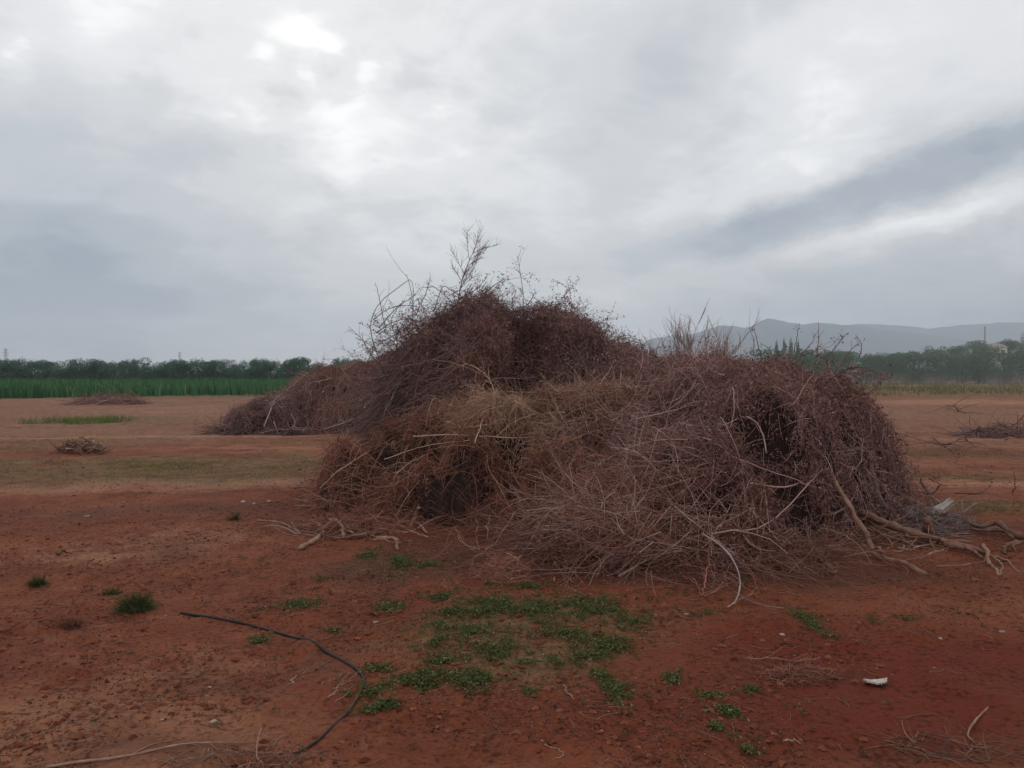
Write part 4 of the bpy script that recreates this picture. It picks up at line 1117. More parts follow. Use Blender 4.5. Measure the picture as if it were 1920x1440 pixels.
# ------------------------------------------------------------------ small heaps
def small_heap(name, label, cat, px, py, n, size, hgt, mat, rr, parts=0, seed=0, tint=0.5, group=None):
    rng = np.random.default_rng(seed)
    c = gp(px, py)
    root = thing(name, label, cat, group, tuple(c))
    rad_ = np.sqrt(rng.random(n))
    a = rng.uniform(0, 2 * np.pi, n)
    P0 = np.stack([c[0] + size[0] * rad_ * np.cos(a), c[1] + size[1] * rad_ * np.sin(a), c[2] + hgt * (1 - rad_ ** 2) * rng.random(n) + 0.01], -1)
    D = rdir(n, rng) * np.array([1, 1, 0.35])
    L = rng.uniform(0.25, 0.9, n) * size[0]
    P = free(P0 - D * L[:, None] * 0.4, D, L, 7, rng.uniform(0.02, 0.12, n), 0.12, rng)
    P[..., 2] = np.maximum(P[..., 2], gzf(P[..., 0], P[..., 1]) + 0.005)
    r = rng.uniform(*rr, n)
    for i in range(parts):
        V, Fs = tubes(P[i:i + 1], taper(1, 7, r[i:i + 1] * 1.5, r[i:i + 1]), 6, True)
        mk('branch', local(V, root), Fs, M[mat], root, True, {'tint': np.full(len(V), np.clip(rng.normal(tint + 0.15, 0.15), 0, 1))})
    V, Fs = tubes(P[parts:], taper(n - parts, 7, r[parts:], r[parts:] * 0.4), 4)
    mk('twigs', local(V, root), Fs[0], M[mat], root, True, {'tint': rep(np.clip(rng.normal(tint, 0.2, n - parts), 0, 1), 28)})['kind'] = 'stuff'
    return root


small_heap('branch_pile', 'small low pile of dead branches on the olive grass at the left', 'branch pile', 150, 848, 220, (0.50, 0.35), 0.30, 'bark', (0.006, 0.014), 24, 1, 0.45)
small_heap('twig_heap', 'flat heap of fine dry twigs on the red soil left of the white shard', 'twig heap', 1500, 1270, 260, (0.20, 0.10), 0.05, 'twig_rust', (0.0012, 0.0024), 10, 2, 0.45)
small_heap('dry_brush', 'low mauve dry brush lying before the green crop field', 'brush', 205, 758, 420, (2.0, 0.8), 0.55, 'twig_mauve', (0.006, 0.014), 8, 3, 0.4)
small_heap('brush_scatter', 'thin scatter of twigs at the bottom right corner', 'twigs', 1790, 1405, 90, (0.30, 0.12), 0.015, 'bark', (0.0012, 0.0026), 6, 4, 0.35)
small_heap('brush_scatter', 'scatter of dark twigs at the bottom left of the soil', 'twigs', 440, 1432, 90, (0.28, 0.10), 0.015, 'bark', (0.001, 0.0022), 6, 5, 0.45)
small_heap('rusty_brush', 'bright rusty tuft of brush at the front foot of the heaps', 'brush', 945, 1082, 420, (0.22, 0.20), 0.20, 'twig_rust', (0.0014, 0.0028), 8, 6, 0.62)
small_heap('brush_debris', 'grey litter of sticks heaped behind the thick log', 'brush', 1720, 985, 420, (0.62, 0.55), 0.20, 'bark_grey', (0.002, 0.006), 16, 7, 0.45)
small_heap('root_debris', 'tangle of thin bare roots under the gnarled branches', 'brush', 645, 1000, 90, (0.55, 0.30), 0.14, 'bark', (0.003, 0.008), 14, 10, 0.5)
small_heap('root_debris', 'thin bare sticks tangled beneath the thick straight log', 'brush', 1680, 1020, 70, (0.55, 0.30), 0.12, 'bark', (0.003, 0.009), 14, 11, 0.5)
small_heap('brush_debris', 'dark low brush at the right edge of the far field', 'brush', 1890, 818, 300, (1.3, 0.7), 0.35, 'twig_dark', (0.005, 0.010), 8, 8, 0.4)
small_heap('brush_debris', 'brown twigs trampled at the foot of the straw heap', 'brush', 700, 985, 380, (0.8, 0.45), 0.10, 'twig_rust', (0.0018, 0.004), 10, 9, 0.5)

# ------------------------------------------------------------------ pipe, shard, stones
pp = [gp(a, b, 0.010) for a, b in [(340, 1150), (400, 1160), (470, 1173), (530, 1190), (590, 1215), (640, 1241), (668, 1256), (681, 1276), (672, 1302), (645, 1345), (610, 1380), (575, 1405), (553, 1419)]]
P = resample(pp, 70)
P[:, 2] = np.maximum(gzf(P[:, 0], P[:, 1]) + 0.003, gz(P[:, 0], P[:, 1]) + 0.004)
P[:, :2] += 0.012 * np.stack([vn(P[:, 0], P[:, 1], 0.25, 8), vn(P[:, 0], P[:, 1], 0.25, 9)], -1)
P = smooth_paths(smooth_paths(P[None]))[0]
rr = np.interp(np.linspace(0, 1, 70), [0, 0.5, 0.6, 1], [0.0095, 0.0092, 0.0072, 0.0068])
V, Fs = tubes(P[None], rr[None], 9, True)
tag(mk('irrigation_pipe', V, Fs, M['hose'], None, True, {'tint': rep(np.interp(np.linspace(0, 1, 70), [0, 0.5, 0.65, 1], [0.35, 0.4, 0.75, 0.6]), 9)}), 'bent black plastic irrigation pipe lying on the red soil', 'pipe')


def shard():
    c = gp(1641, 1283)
    n1, n2 = 22, 8
    u, v = np.meshgrid(np.linspace(-1, 1, n1), np.linspace(-1, 1, n2))
    rng = np.random.default_rng(4)
    jag = 1 + 0.10 * rng.normal(size=n1)
    x = u * 0.058 * (1 + 0.06 * v) + 0.004 * v
    y = v * 0.030 * jag[None, :] * (1 - 0.25 * np.abs(u) ** 3)
    z = 0.020 - 0.012 * v - 0.010 * (1 - u * u) + 0.007 * np.sin(v * 3.0 + 0.6) + 0.006 * u * (v > 0)
    top = np.stack([x, y, z + 0.004 + 0.0015 * vn(x, y, 0.01, 3)], -1).reshape(-1, 3)
    bot = np.stack([x, y, z - 0.005], -1).reshape(-1, 3)
    idx = np.arange(n1 * n2).reshape(n2, n1)
    q = np.stack([idx[:-1, :-1], idx[:-1, 1:], idx[1:, 1:], idx[1:, :-1]], -1).reshape(-1, 4)
    edge = np.concatenate([idx[0, :], idx[1:, -1], idx[-1, -2::-1], idx[-2:0:-1, 0]])
    nb = n1 * n2
    e2 = np.roll(edge, -1)
    side = np.stack([e2, edge, edge + nb, e2 + nb], -1)
    o = mk('broken_shard', np.concatenate([top, bot]), np.concatenate([q, q[:, ::-1] + nb, side]), M['white'], None, False, {'tint': rng.random(2 * nb)})
    o.location = (c[0], c[1], float(gzf(c[0], c[1])) + 0.008)
    o.rotation_euler = (0.15, 0.02, -0.06)
    tag(o, 'broken white curved shard lying on dark red soil', 'shard')


shard()


def lump(name, c, r, mat, seed, flat=0.6):
    """an irregular stone"""
    rng = np.random.default_rng(seed)
    n1, n2 = 10, 7
    th, ph = np.meshgrid(np.linspace(0, 2 * np.pi, n1, endpoint=False), np.linspace(0.02, np.pi - 0.02, n2))
    d = np.stack([np.cos(th) * np.sin(ph), np.sin(th) * np.sin(ph), np.cos(ph)], -1)
    k = rdir(6, rng)
    s_ = 1 + 0.28 * sum(np.clip((d * q).sum(-1), 0, 1) ** 2 * w for q, w in zip(k, rng.normal(0, 1, 6)))
    V = d * s_[..., None] * np.array([r * rng.uniform(1, 1.6), r, r * flat])
    idx = np.arange(n1 * n2).reshape(n2, n1)
    q = np.stack([idx[:-1], np.roll(idx, -1, 1)[:-1], np.roll(idx, -1, 1)[1:], idx[1:]], -1).reshape(-1, 4)
    o = mk(name, V.reshape(-1, 3), [q[:, ::-1], idx[0][None, :], idx[-1][None, ::-1]], M[mat], None, False, {'tint': np.clip(rng.normal(0.6, 0.12, n1 * n2), 0, 1)})
    o.location = (c[0], c[1], float(gzf(c[0], c[1])) + r * flat * 0.35)
    o.rotation_euler = (0, 0, rng.uniform(0, 6))
    return o


SG = 'pale stones on the red soil'
for i, (px, py, r, lab) in enumerate([(162, 970, 0.034, 'pale flat stone alone on the brown soil at the left'), (456, 942, 0.040, 'pale stone lying left of the root tangle'), (476, 945, 0.022, 'small pale stone beside the stone left of the root tangle'),
                                      (505, 941, 0.030, 'pale chip of stone nearest the left foot of the straw heap'), (703, 1168, 0.014, 'pale pebble lying above the bend of the pipe'), (1287, 1152, 0.016, 'pale round pebble between weeds before the mauve heap'),
                                      (1468, 1190, 0.018, 'pale pebble left of the sprawling weed'), (1880, 1183, 0.016, 'pale stone at the far right of the soil'), (306, 1351, 0.008, 'tiny pale stone on the tan soil at the lower left'),
                                      (393, 1287, 0.009, 'tiny pale stone between the pipe and the left edge'), (1763, 1199, 0.013, 'flat pale chip on the orange soil at the right'), (140, 1102, 0.012, 'flat pale pebble left of the green tuft'),
                                      (1128, 1372, 0.009, 'tiny white pebble at the bottom centre'), (1752, 1255, 0.010, 'small whitish chip right of the shard'), (400, 1355, 0.016, 'flat pinkish stone set in the soil left of the pipe end')]):
    tag(lump('stone', gp(px, py), r * 0.8, 'stone', 100 + i), lab, 'stone', SG)

# ------------------------------------------------------------------ weeds and tufts
def weed_leaves(px, py, rx, ry, n, rng, up=0.022, runners=False):
    """rosettes of small leaves over an oval of soil"""
    c = gp(px, py)
    ex = abs(gp(px + rx, py)[0] - c[0])
    ey = abs(gp(px, py - ry)[1] - c[1])
    m = max(1, n // 9)
    a, q = rng.uniform(0, 2 * np.pi, m), np.abs(rng.normal(0, 0.62, m))
    cx, cy = c[0] + ex * q * np.cos(a), c[1] + ey * q * np.sin(a)
    keep = vn(cx, cy, 0.13, 44) + 0.35 * rng.random(m) > 0.0
    cx, cy = cx[keep], cy[keep]
    k = rng.integers(5, 13, len(cx))
    cx, cy = np.repeat(cx, k), np.repeat(cy, k)
    n = len(cx)
    a = rng.uniform(0, 2 * np.pi, n)
    rr_ = rng.uniform(0.004, 0.034, n)
    C = np.stack([cx + rr_ * np.cos(a), cy + rr_ * np.sin(a), np.zeros(n)], -1)
    C[:, 2] = gzf(C[:, 0], C[:, 1]) + rng.uniform(0.004, up, n)
    A = np.stack([np.cos(a), np.sin(a), rng.normal(0.15, 0.35, n)], -1)
    L = rng.uniform(0.009, 0.025, n)
    V, Fc = leaves(C, A, np.array([0, 0, 1.0]) + 0.45 * rng.normal(size=(n, 3)), L, L * rng.uniform(0.35, 0.6, n), 0.15)
    tn = rep(np.clip(rng.normal(0.5, 0.22, n), 0, 1), 5)
    if runners and n:
        # creeping stems from the root to every rosette
        u_, ix = np.unique(np.stack([cx, cy], -1), axis=0, return_index=True)
        e = np.stack([cx[ix], cy[ix]], -1)
        o_ = e.mean(0)
        tt = np.linspace(0, 1, 6)[None, :, None]
        Pq = o_[None, None] * (1 - tt) + e[:, None] * tt + 0.012 * rng.normal(size=(len(e), 6, 2)) * np.sin(np.pi * tt)
        P3 = np.concatenate([Pq, (gzf(Pq[..., 0], Pq[..., 1]) + 0.005)[..., None]], -1)
        V2, F2 = tubes(P3, np.full(P3.shape[:2], 0.0012), 3)
        q2 = F2[0] + len(V)
        Fc = np.concatenate([Fc, q2[:, [0, 1, 2]], q2[:, [0, 2, 3]]])
        V = np.concatenate([V, V2]); tn = np.concatenate([tn, np.full(len(V2), 0.75)])
    return V, Fc, tn


def join(L):
    off = np.cumsum([0] + [len(a[0]) for a in L[:-1]])
    return np.concatenate([a[0] for a in L]), np.concatenate([a[1] + o for a, o in zip(L, off)]), np.concatenate([a[2] for a in L])


rw = np.random.default_rng(21)
mass = [(830, 1118, 50, 11, 260), (910, 1140, 60, 18, 700), (985, 1142, 70, 20, 1500), (1100, 1140, 70, 24, 1500), (1015, 1172, 30, 14, 500), (880, 1190, 90, 28, 750), (815, 1205, 26, 42, 900), (830, 1250, 38, 22, 700),
        (890, 1270, 50, 26, 1300), (780, 1280, 40, 16, 420), (930, 1225, 60, 20, 320), (1135, 1210, 50, 20, 700), (1100, 1237, 34, 18, 550), (1060, 1190, 60, 20, 250), (1190, 1165, 60, 16, 260), (1130, 1270, 20, 14, 160), (850, 1150, 60, 14, 220), (800, 1060, 90, 20, 200), (1000, 1100, 120, 14, 260)]
V, Fc, t = join([weed_leaves(a, b, c, d, int(n * 3.6), rw) for a, b, c, d, n in mass])
tag(mk('weeds', V, Fc, M['weed'], None, False, {'tint': t}), 'mat of low green weeds creeping over the soil before the heaps', 'weeds', kind='stuff')
V, Fc, t = join([weed_leaves(a, b, c, d, n, rw) for a, b, c, d, n in [(1440, 1035, 90, 18, 700), (1330, 1150, 70, 14, 260), (1240, 1120, 50, 12, 200), (1400, 1090, 90, 20, 300), (1640, 1165, 45, 14, 160), (1700, 1160, 30, 10, 90),
                                                                      (600, 1090, 80, 20, 180), (500, 1060, 80, 30, 140), (1180, 1340, 90, 50, 60), (1500, 1330, 250, 90, 130), (300, 1280, 200, 90, 90), (1800, 1150, 100, 30, 120), (450, 1000, 100, 40, 160)]])
tag(mk('sparse_weeds', V, Fc, M['weed'], None, False, {'tint': t * 0.8}), 'sparse small weeds dotted over the soil and under the mauve heap', 'weeds', kind='stuff')
WG = 'separate weed plants on the red soil'
for px, py, rx, ry, n, lab in [(690, 1040, 32, 14, 380, 'dark green weed clump right under the root tangle'), (746, 1056, 34, 18, 480, 'green weed clump between the root tangle and the rusty brush'), (560, 1133, 55, 10, 300, 'straggling pale weed left of the weed mat, above the pipe'),
                               (730, 1140, 30, 16, 300, 'round weed clump standing apart left of the weed mat'), (710, 1255, 40, 10, 150, 'thin weed patch just right of the bend in the pipe'), (690, 1298, 40, 16, 220, 'loose weed patch touching the pipe below its bend'),
                               (715, 1332, 44, 13, 420, 'compact weed patch nearest the lower arm of the pipe'), (1005, 1240, 48, 15, 480, 'oval weed clump at the lower right edge of the weed mat'), (1155, 1300, 26, 30, 320, 'broad leaved weed standing alone on bare red soil below the mat'),
                               (1260, 1276, 24, 14, 150, 'small leggy weed in the middle of bare red soil'), (1330, 1305, 30, 10, 110, 'low weed in a row of four right of centre'), (1366, 1340, 26, 14, 150, 'pale weed with a smaller one just below it'),
                               (1342, 1374, 14, 10, 80, 'smallest dark weed below the pale weed'), (1406, 1297, 16, 7, 60, 'tiny weed between the twig heap and the row of weeds'), (1510, 1165, 34, 26, 380, 'sprawling grassy weed in front of the log end of the mauve heap'),
                               (990, 1297, 16, 8, 60, 'tiny weed alone below the weed mat'), (1402, 1410, 18, 8, 60, 'tiny pale weed close to the bottom edge'), (628, 1190, 32, 8, 110, 'flat weed above the arm of the pipe'), (487, 1202, 34, 9, 110, 'pale dusty weed growing just under the upper pipe')]:
    V, Fc, t = weed_leaves(px, py, rx, ry, int(n * 2.6), rw, runners=True)
    tag(mk('weed_plant', V, Fc, M['weed'], None, False, {'tint': t}), lab, 'weed', WG)


def blades(C, L, W, lean, rng):
    """grass blades: curved two-piece strips"""
    n = len(C)
    a = rng.uniform(0, 2 * np.pi, n)
    w = np.stack([np.cos(a), np.sin(a), np.zeros(n)], -1) * W[:, None] * 0.5
    d = rdir(n, rng) * np.array([1, 1, 0]) * lean
    mid = C + (d * 0.35 + np.array([0, 0, 0.6])) * L[:, None]
    tip = C + (d + np.array([0, 0, 1.0])) * L[:, None]
    V = np.stack([C - w, C + w, mid + w * 0.7, mid - w * 0.7, tip], 1).reshape(-1, 3)
    b = (np.arange(n) * 5)[:, None]
    return V, [b + np.array([[0, 1, 2, 3]]), b + np.array([[3, 2, 4]])]


def tuft(name, label, px, py, n, r, L, mat, tint=0.5, cat='grass tuft'):
    rng = np.random.default_rng(px)
    c = gp(px, py)
    P0 = np.stack([c[0] + rng.normal(0, r * 0.35, n), c[1] + rng.normal(0, r * 0.35, n), np.zeros(n)], -1)
    P0[:, 2] = gzf(P0[:, 0], P0[:, 1])
    D = rdir(n, rng) * 0.75 + np.array([0, 0, 0.7])
    D[:, 2] = np.abs(D[:, 2])
    P = free(P0, D, rng.uniform(0.5, 1.0, n) * L, 6, rng.uniform(0.05, 0.3, n), 0.08, rng)
    P[..., 2] = np.maximum(P[..., 2], gzf(P[..., 0], P[..., 1]) + 0.002)
    w = rng.uniform(0.0012, 0.0022, n)
    V, Fs = tubes(P, taper(n, 6, w, w * 0.3), 3)
    return tag(mk(name, V, Fs[0], M[mat], None, True, {'tint': rep(np.clip(rng.normal(tint, 0.22, n), 0, 1), 18)}), label, cat, 'tufts on the red soil at the left')


tuft('grass_tuft', 'dense dark green grass tuft on the red soil at the left', 255, 1143, 900, 0.10, 0.16, 'weed', 0.42)
tuft('grass_tuft', 'small dry brown tuft left of the green tuft', 134, 1176, 360, 0.07, 0.10, 'twig_rust', 0.25)
tuft('grass_tuft', 'thin dark tuft farthest left on the soil', 70, 1098, 260, 0.06, 0.11, 'weed', 0.3)
tuft('grass_tuft', 'faint wispy tuft just behind the green tuft', 208, 1114, 160, 0.07, 0.08, 'weed', 0.45)
tuft('grass_tuft', 'dark little seedling between the pale stones and the root tangle', 441, 974, 120, 0.06, 0.13, 'weed', 0.3)

# ------------------------------------------------------------------ litter on the soil
rl = np.random.default_rng(31)


def scatter(n, far=16.0, side=1.05, mask=0.0, near=2.6):
    d = near * (far / near) ** rl.random(n)
    a = rl.uniform(-0.78, 0.78, n)
    x, y = d * np.tan(a) * side, d
    k = vn(x, y, 0.55, 51) + 0.7 * vn(x, y, 1.7, 52) + rl.normal(0, 0.12, n) > mask
    return x[k], y[k]


piles_h = lambda x, y: np.maximum(np.maximum(hA(x, y), hB(x, y)), np.maximum(hC(x, y), hD(x, y)))
x, y = scatter(52000)
rim = np.stack([rl.normal(1.0, 2.9, 26000), rl.normal(7.6, 1.5, 26000)], 0)
rim = rim[:, (piles_h(*rim) < 0.1)]
x, y = np.concatenate([x, rim[0]]), np.concatenate([y, rim[1]])
ok = (piles_h(x, y) < 0.1) & (y > 2.0)
x, y = x[ok], y[ok]
n = len(x)
Cc = np.stack([x, y, gzf(x, y) + rl.uniform(0.001, 0.006, n)], -1)
L = rl.uniform(0.006, 0.022, n)
V, Fc = leaves(Cc, rdir(n, rl) * np.array([1, 1, 0.25]), np.array([0, 0, 1.0]) + 0.5 * rl.normal(size=(n, 3)), L, L * rl.uniform(0.3, 0.6, n), 0.1)
tag(mk('leaf_litter', V, Fc, M['litter'], None, False, {'tint': rep(np.clip(rl.beta(1.6, 2.6, n), 0, 1), 5)}), 'crumbled dead leaves strewn over the red soil', 'leaf litter', kind='stuff')

x, y = scatter(9000, mask=0.05)
rim = np.stack([rl.normal(1.0, 2.9, 4200), rl.normal(7.4, 1.5, 4200)], 0)
x, y = np.concatenate([x, rim[0]]), np.concatenate([y, rim[1]])
ok = (piles_h(x, y) < 0.1) & (y > 2.2)
x, y = x[ok], y[ok]
n = len(x)
P0 = np.stack([x, y, gzf(x, y) + 0.004], -1)
P = free(P0, rdir(n, rl) * np.array([1, 1, 0.1]), rl.uniform(0.03, 0.17, n), 5, np.zeros(n), 0.15, rl)
P[..., 2] = gzf(P[..., 0], P[..., 1]) + rl.uniform(0.001, 0.006, (n, 1))
w = rl.uniform(0.0008, 0.0020, n)
V, Fs = tubes(P, taper(n, 5, w, w * 0.5), 3)
tag(mk('twig_litter', V, Fs[0], M['bark'], None, True, {'tint': rep(np.clip(rl.normal(0.42, 0.22, n), 0, 1), 15)}), 'thin broken twigs strewn over the red soil', 'twig litter', kind='stuff')

x, y = scatter(46000, far=14, mask=-0.05)
ok = piles_h(x, y) < 0.1
x, y = x[ok], y[ok]
n = len(x)
base = np.array([[1, 0, 0], [-1, 0, 0], [0, 1, 0], [0, -1, 0], [0, 0, 1], [0.7, 0.7, 0.5], [-0.7, 0.6, 0.4], [-0.6, -0.7, 0.5], [0.7, -0.6, 0.5]])
tri = np.array([[5, 4, 0], [5, 2, 4], [6, 4, 2], [6, 1, 4], [7, 4, 1], [7, 3, 4], [8, 4, 3], [8, 0, 4], [0, 2, 5], [2, 1, 6], [1, 3, 7], [3, 0, 8]])
size = 0.0032 + 0.019 * rl.random(n) ** 6
ca, sa = np.cos(rl.uniform(0, 6.28, n)), np.sin(rl.uniform(0, 6.28, n))
B0 = base[None] * (1 + 0.25 * rl.normal(size=(n, 9, 3))) * size[:, None, None]
bx = B0[..., 0] * ca[:, None] - B0[..., 1] * sa[:, None]
by = B0[..., 0] * sa[:, None] + B0[..., 1] * ca[:, None]
V = np.stack([x[:, None] + bx, y[:, None] + by, gzf(x, y)[:, None] + B0[..., 2] * 0.7], -1).reshape(-1, 3)
Fc = (np.arange(n)[:, None, None] * 9 + tri[None]).reshape(-1, 3)
tag(mk('soil_clods', V, Fc, M['clod'], None, False, {'tint': rep(np.clip(rl.normal(0.5, 0.25, n), 0, 1), 9)}), 'crumbs and small clods of red soil', 'clods', kind='stuff')

# ------------------------------------------------------------------ grass, verge and crop
def field_blades(name, label, x, y, L, W, mat, lean=0.5, tint=(0.5, 0.22), cat='grass'):
    n = len(x)
    C_ = np.stack([x, y, gz(x, y) - 0.01], -1)
    V, Fs = blades(C_, L, W, lean, rl)
    tag(mk(name, V, Fs, M[mat], None, False, {'tint': rep(np.clip(rl.normal(*tint, n), 0, 1), 5)}), label, cat, kind='stuff')


def oval(px, py, ex, ey, n):
    c = gp(px, py)
    a, q = rl.uniform(0, 6.283, n), np.sqrt(rl.random(n)) * (1 + 0.2 * rl.normal(size=n))
    return c[0] + ex * q * np.cos(a), c[1] + ey * q * np.sin(a)


g1 = [oval(150, 885, 4.8, 1.5, 12000), oval(360, 868, 3.4, 1.0, 9000), oval(120, 825, 3.5, 1.4, 6000), oval(70, 842, 2.5, 0.9, 3500), oval(1850, 950, 1.6, 0.5, 2500), oval(1780, 892, 1.3, 0.6, 1800), oval(560, 830, 2.0, 0.6, 1600), oval(1740, 850, 1.6, 0.9, 1800)]
x, y = np.concatenate([a[0] for a in g1]), np.concatenate([a[1] for a in g1])
ok = (vn(x, y, 0.5, 61) + vn(x, y, 1.5, 62) + rl.normal(0, 0.15, len(x)) > -0.05) & (piles_h(x, y) < 0.05)
x, y = x[ok], y[ok]
field_blades('short_grass', 'thin olive grass in patches on the soil', x, y, rl.uniform(0.015, 0.05, len(x)), rl.uniform(0.004, 0.009, len(x)), 'grass', 0.9)
x, y = oval(172, 792, 1.0, 1.6, 2600)
x2, y2 = oval(90, 792, 0.9, 1.0, 900)
x, y = np.concatenate([x, x2]), np.concatenate([y, y2])
ok = vn(x, y, 0.8, 63) + vn(x, y, 0.3, 64) + rl.normal(0, 0.12, len(x)) > -0.02
x, y = x[ok], y[ok]
field_blades('bright_grass', 'bright green grass patch behind the small branch pile', x, y, rl.uniform(0.06, 0.26, len(x)), rl.uniform(0.008, 0.016, len(x)), 'grass_bright', 0.6)
n = 46000
y = 48 + 58 * rl.random(n) ** 1.8
x = rl.uniform(-88, -6, n)
ok = (y + 0.55 * (x + 33) * -1 > 0) & (y > 48 + 0.52 * (x + 33) + 2.4 * vn(x, y, 3.0, 71) + 1.6 * vn(x, y, 0.9, 79)) & (y > 46)
x, y = x[ok], y[ok]
n = len(x)
field_blades('green_crop', 'tall dense green crop along the left edge of the field', x, y, (1.02 + 0.34 * vn(x, y, 5, 72) + 0.40 * vn(x, y, 0.9, 73)) * rl.uniform(0.65, 1.1, n), rl.uniform(0.05, 0.11, n), 'crop', 0.35, cat='crop')
n = 26000
y = 54 + 64 * rl.random(n) ** 1.2
x = rl.uniform(22, 105, n)
ok = vn(x, y, 3.0, 74) + vn(x, y, 9, 75) + rl.normal(0, 0.15, n) > -0.1
x, y = x[ok], y[ok]
field_blades('verge_grass', 'dull green rough grass before the right hand trees', x, y, rl.uniform(0.12, 0.4, len(x)), rl.uniform(0.03, 0.07, len(x)), 'grass', 0.7, (0.35, 0.2))
n = 5200
x, y = rl.uniform(34, 110, n), 114 + rl.normal(0, 2.0, n)
ok = vn(x, y, 2.5, 76) + vn(x, y, 7, 77) > -0.1
x, y = x[ok], y[ok]
field_blades('dry_weeds', 'pale dead weeds standing at the foot of the right hand trees', x, y, rl.uniform(0.5, 2.0, len(x)), rl.uniform(0.02, 0.05, len(x)), 'dry_weed', 0.5, cat='weeds')

# ------------------------------------------------------------------ trees
def crown_mesh(name, clumps, n, leaf, mat, parent, seed, tint=0.5, fill=0.8):
    """leaf-sized faces in clumps: (x, y, z, rx, rz) each"""
    rng = np.random.default_rng(seed)
    clumps = np.array(clumps, float)
    w = clumps[:, 3] ** 2 * clumps[:, 4]
    i = rng.choice(len(clumps), n, p=w / w.sum())
    q = fill + (1.08 - fill) * rng.random(n) + 0.10 * rng.normal(size=n)
    d = rdir(n, rng)
    C_ = clumps[i, :3] + d * q[:, None] * np.stack([clumps[i, 3], clumps[i, 3], clumps[i, 4]], -1)
    L_ = rng.uniform(*leaf, n)
    V, Fc = leaves(C_, rdir(n, rng), d + 0.6 * rng.normal(size=(n, 3)), L_, L_ * rng.uniform(0.4, 0.7, n), 0.15)
    cl_t = rng.normal(0, 0.12, len(clumps))
    return mk(name, V, Fc, M[mat], parent, False, {'tint': rep(np.clip(rng.normal(tint, 0.18, n) + cl_t[i], 0, 1), 5)})


def tree(name, label, cat, H, Wd, seed, mat='foliage', group=None, shape='bushy', n=3600, leaf=(0.10, 0.22)):
    rng = np.random.default_rng(seed)
    root = thing(name, label, cat, group)
    cl_ = []
    if shape == 'bushy':
        for _ in range(32):
            a, q = rng.uniform(0, 6.28), np.sqrt(rng.random()) * Wd * 0.36
            z = H * rng.uniform(0.10, 0.86)
            q *= 1.25 - abs(z / H - 0.45)
            cl_.append((q * math.cos(a), q * math.sin(a), z, Wd * rng.uniform(0.13, 0.22), H * rng.uniform(0.09, 0.15)))
    elif shape == 'umbrella':
        for _ in range(34):
            a, q = rng.uniform(0, 6.28), np.sqrt(rng.random()) * Wd * 0.45
            cl_.append((q * math.cos(a), q * math.sin(a), H * (0.90 - 0.30 * (q / (Wd * 0.5)) ** 2) - rng.uniform(0, 0.10) * H, Wd * rng.uniform(0.09, 0.14), H * rng.uniform(0.06, 0.09)))
    elif shape == 'column':
        for k in range(22):
            z = H * (0.12 + 0.84 * k / 21)
            w_ = Wd * 0.5 * math.sin(math.pi * min(0.97, 0.22 + 0.75 * k / 21)) ** 0.8
            cl_.append((rng.normal(0, w_ * 0.2), rng.normal(0, w_ * 0.2), z, max(0.12, w_ * rng.uniform(0.6, 0.8)), H * 0.06))
    crown_mesh('crown', cl_, n, leaf, mat, root, seed)
    tz = H * (0.8 if shape != 'bushy' else 0.5)
    paths = [np.array([[0, 0, -0.1], [0.03 * H * rng.normal(), 0.03 * H * rng.normal(), tz * 0.5], [0, 0, tz]])]
    rs = [(Wd * 0.035 + 0.03, Wd * 0.015 + 0.01)]
    for _ in range(6):
        c = cl_[rng.integers(len(cl_))]
        k = rng.uniform(0.35, 0.8)
        paths.append(np.array([[0, 0, tz * k], [c[0] * 0.5, c[1] * 0.5, (tz * k + c[2]) / 2 + 0.05 * H], [c[0], c[1], c[2]]])); rs.append((Wd * 0.016 + 0.01, 0.012))
    Pp = np.stack([resample(p, 7) for p in paths])
    V, Fs = tubes(Pp, taper(len(Pp), 7, np.array([a[0] for a in rs]), np.array([a[1] for a in rs])), 6)
    mk('trunk', V, Fs[0], M['bark_grey'], root, True, {'tint': np.full(len(V), 0.2)})
    return root


def dup(root, loc, rz, sc, label=None):
    r_ = root.copy()
    COL.objects.link(r_)
    for ch in root.children:
        c = ch.copy()
        COL.objects.link(c)
        c.parent = r_
    place(r_, loc, rz, sc)
    if label: r_['label'] = label
    return r_


def place(o, loc, rz=0.0, sc=(1, 1, 1)):
    o.location = (loc[0], loc[1], float(gz(loc[0], loc[1])))
    o.rotation_euler = (0, 0, rz)
    o.scale = sc


rt = np.random.default_rng(41)
ORCH = 'orchard trees in the long row behind the crop'
LAB_O = 'dark green bushy orchard tree in the even row behind the green crop'
protos = [tree('orchard_tree', LAB_O, 'tree', 3.75, 3.5, 200 + i, 'foliage', ORCH) for i in range(5)]
used = set()
k = 0
for row, (yy, x0, x1) in enumerate([(112, -80, -18), (117, -83, -17)]):
    x_ = x0
    while x_ < x1:
        px_, py_ = x_ + rt.normal(0, 0.25), yy + rt.normal(0, 0.5)
        sc = rt.uniform(0.92, 1.06) * (1.03 if row else 1.0)
        i = k % 5
        if i not in used:
            used.add(i)
            place(protos[i], (px_, py_), rt.uniform(0, 6), (sc, sc, sc * rt.uniform(0.94, 1.06)))
        else:
            dup(protos[i], (px_, py_), rt.uniform(0, 6), (sc, sc, sc * rt.uniform(0.94, 1.06)))
        k += 1
        x_ += rt.uniform(2.3, 2.8)
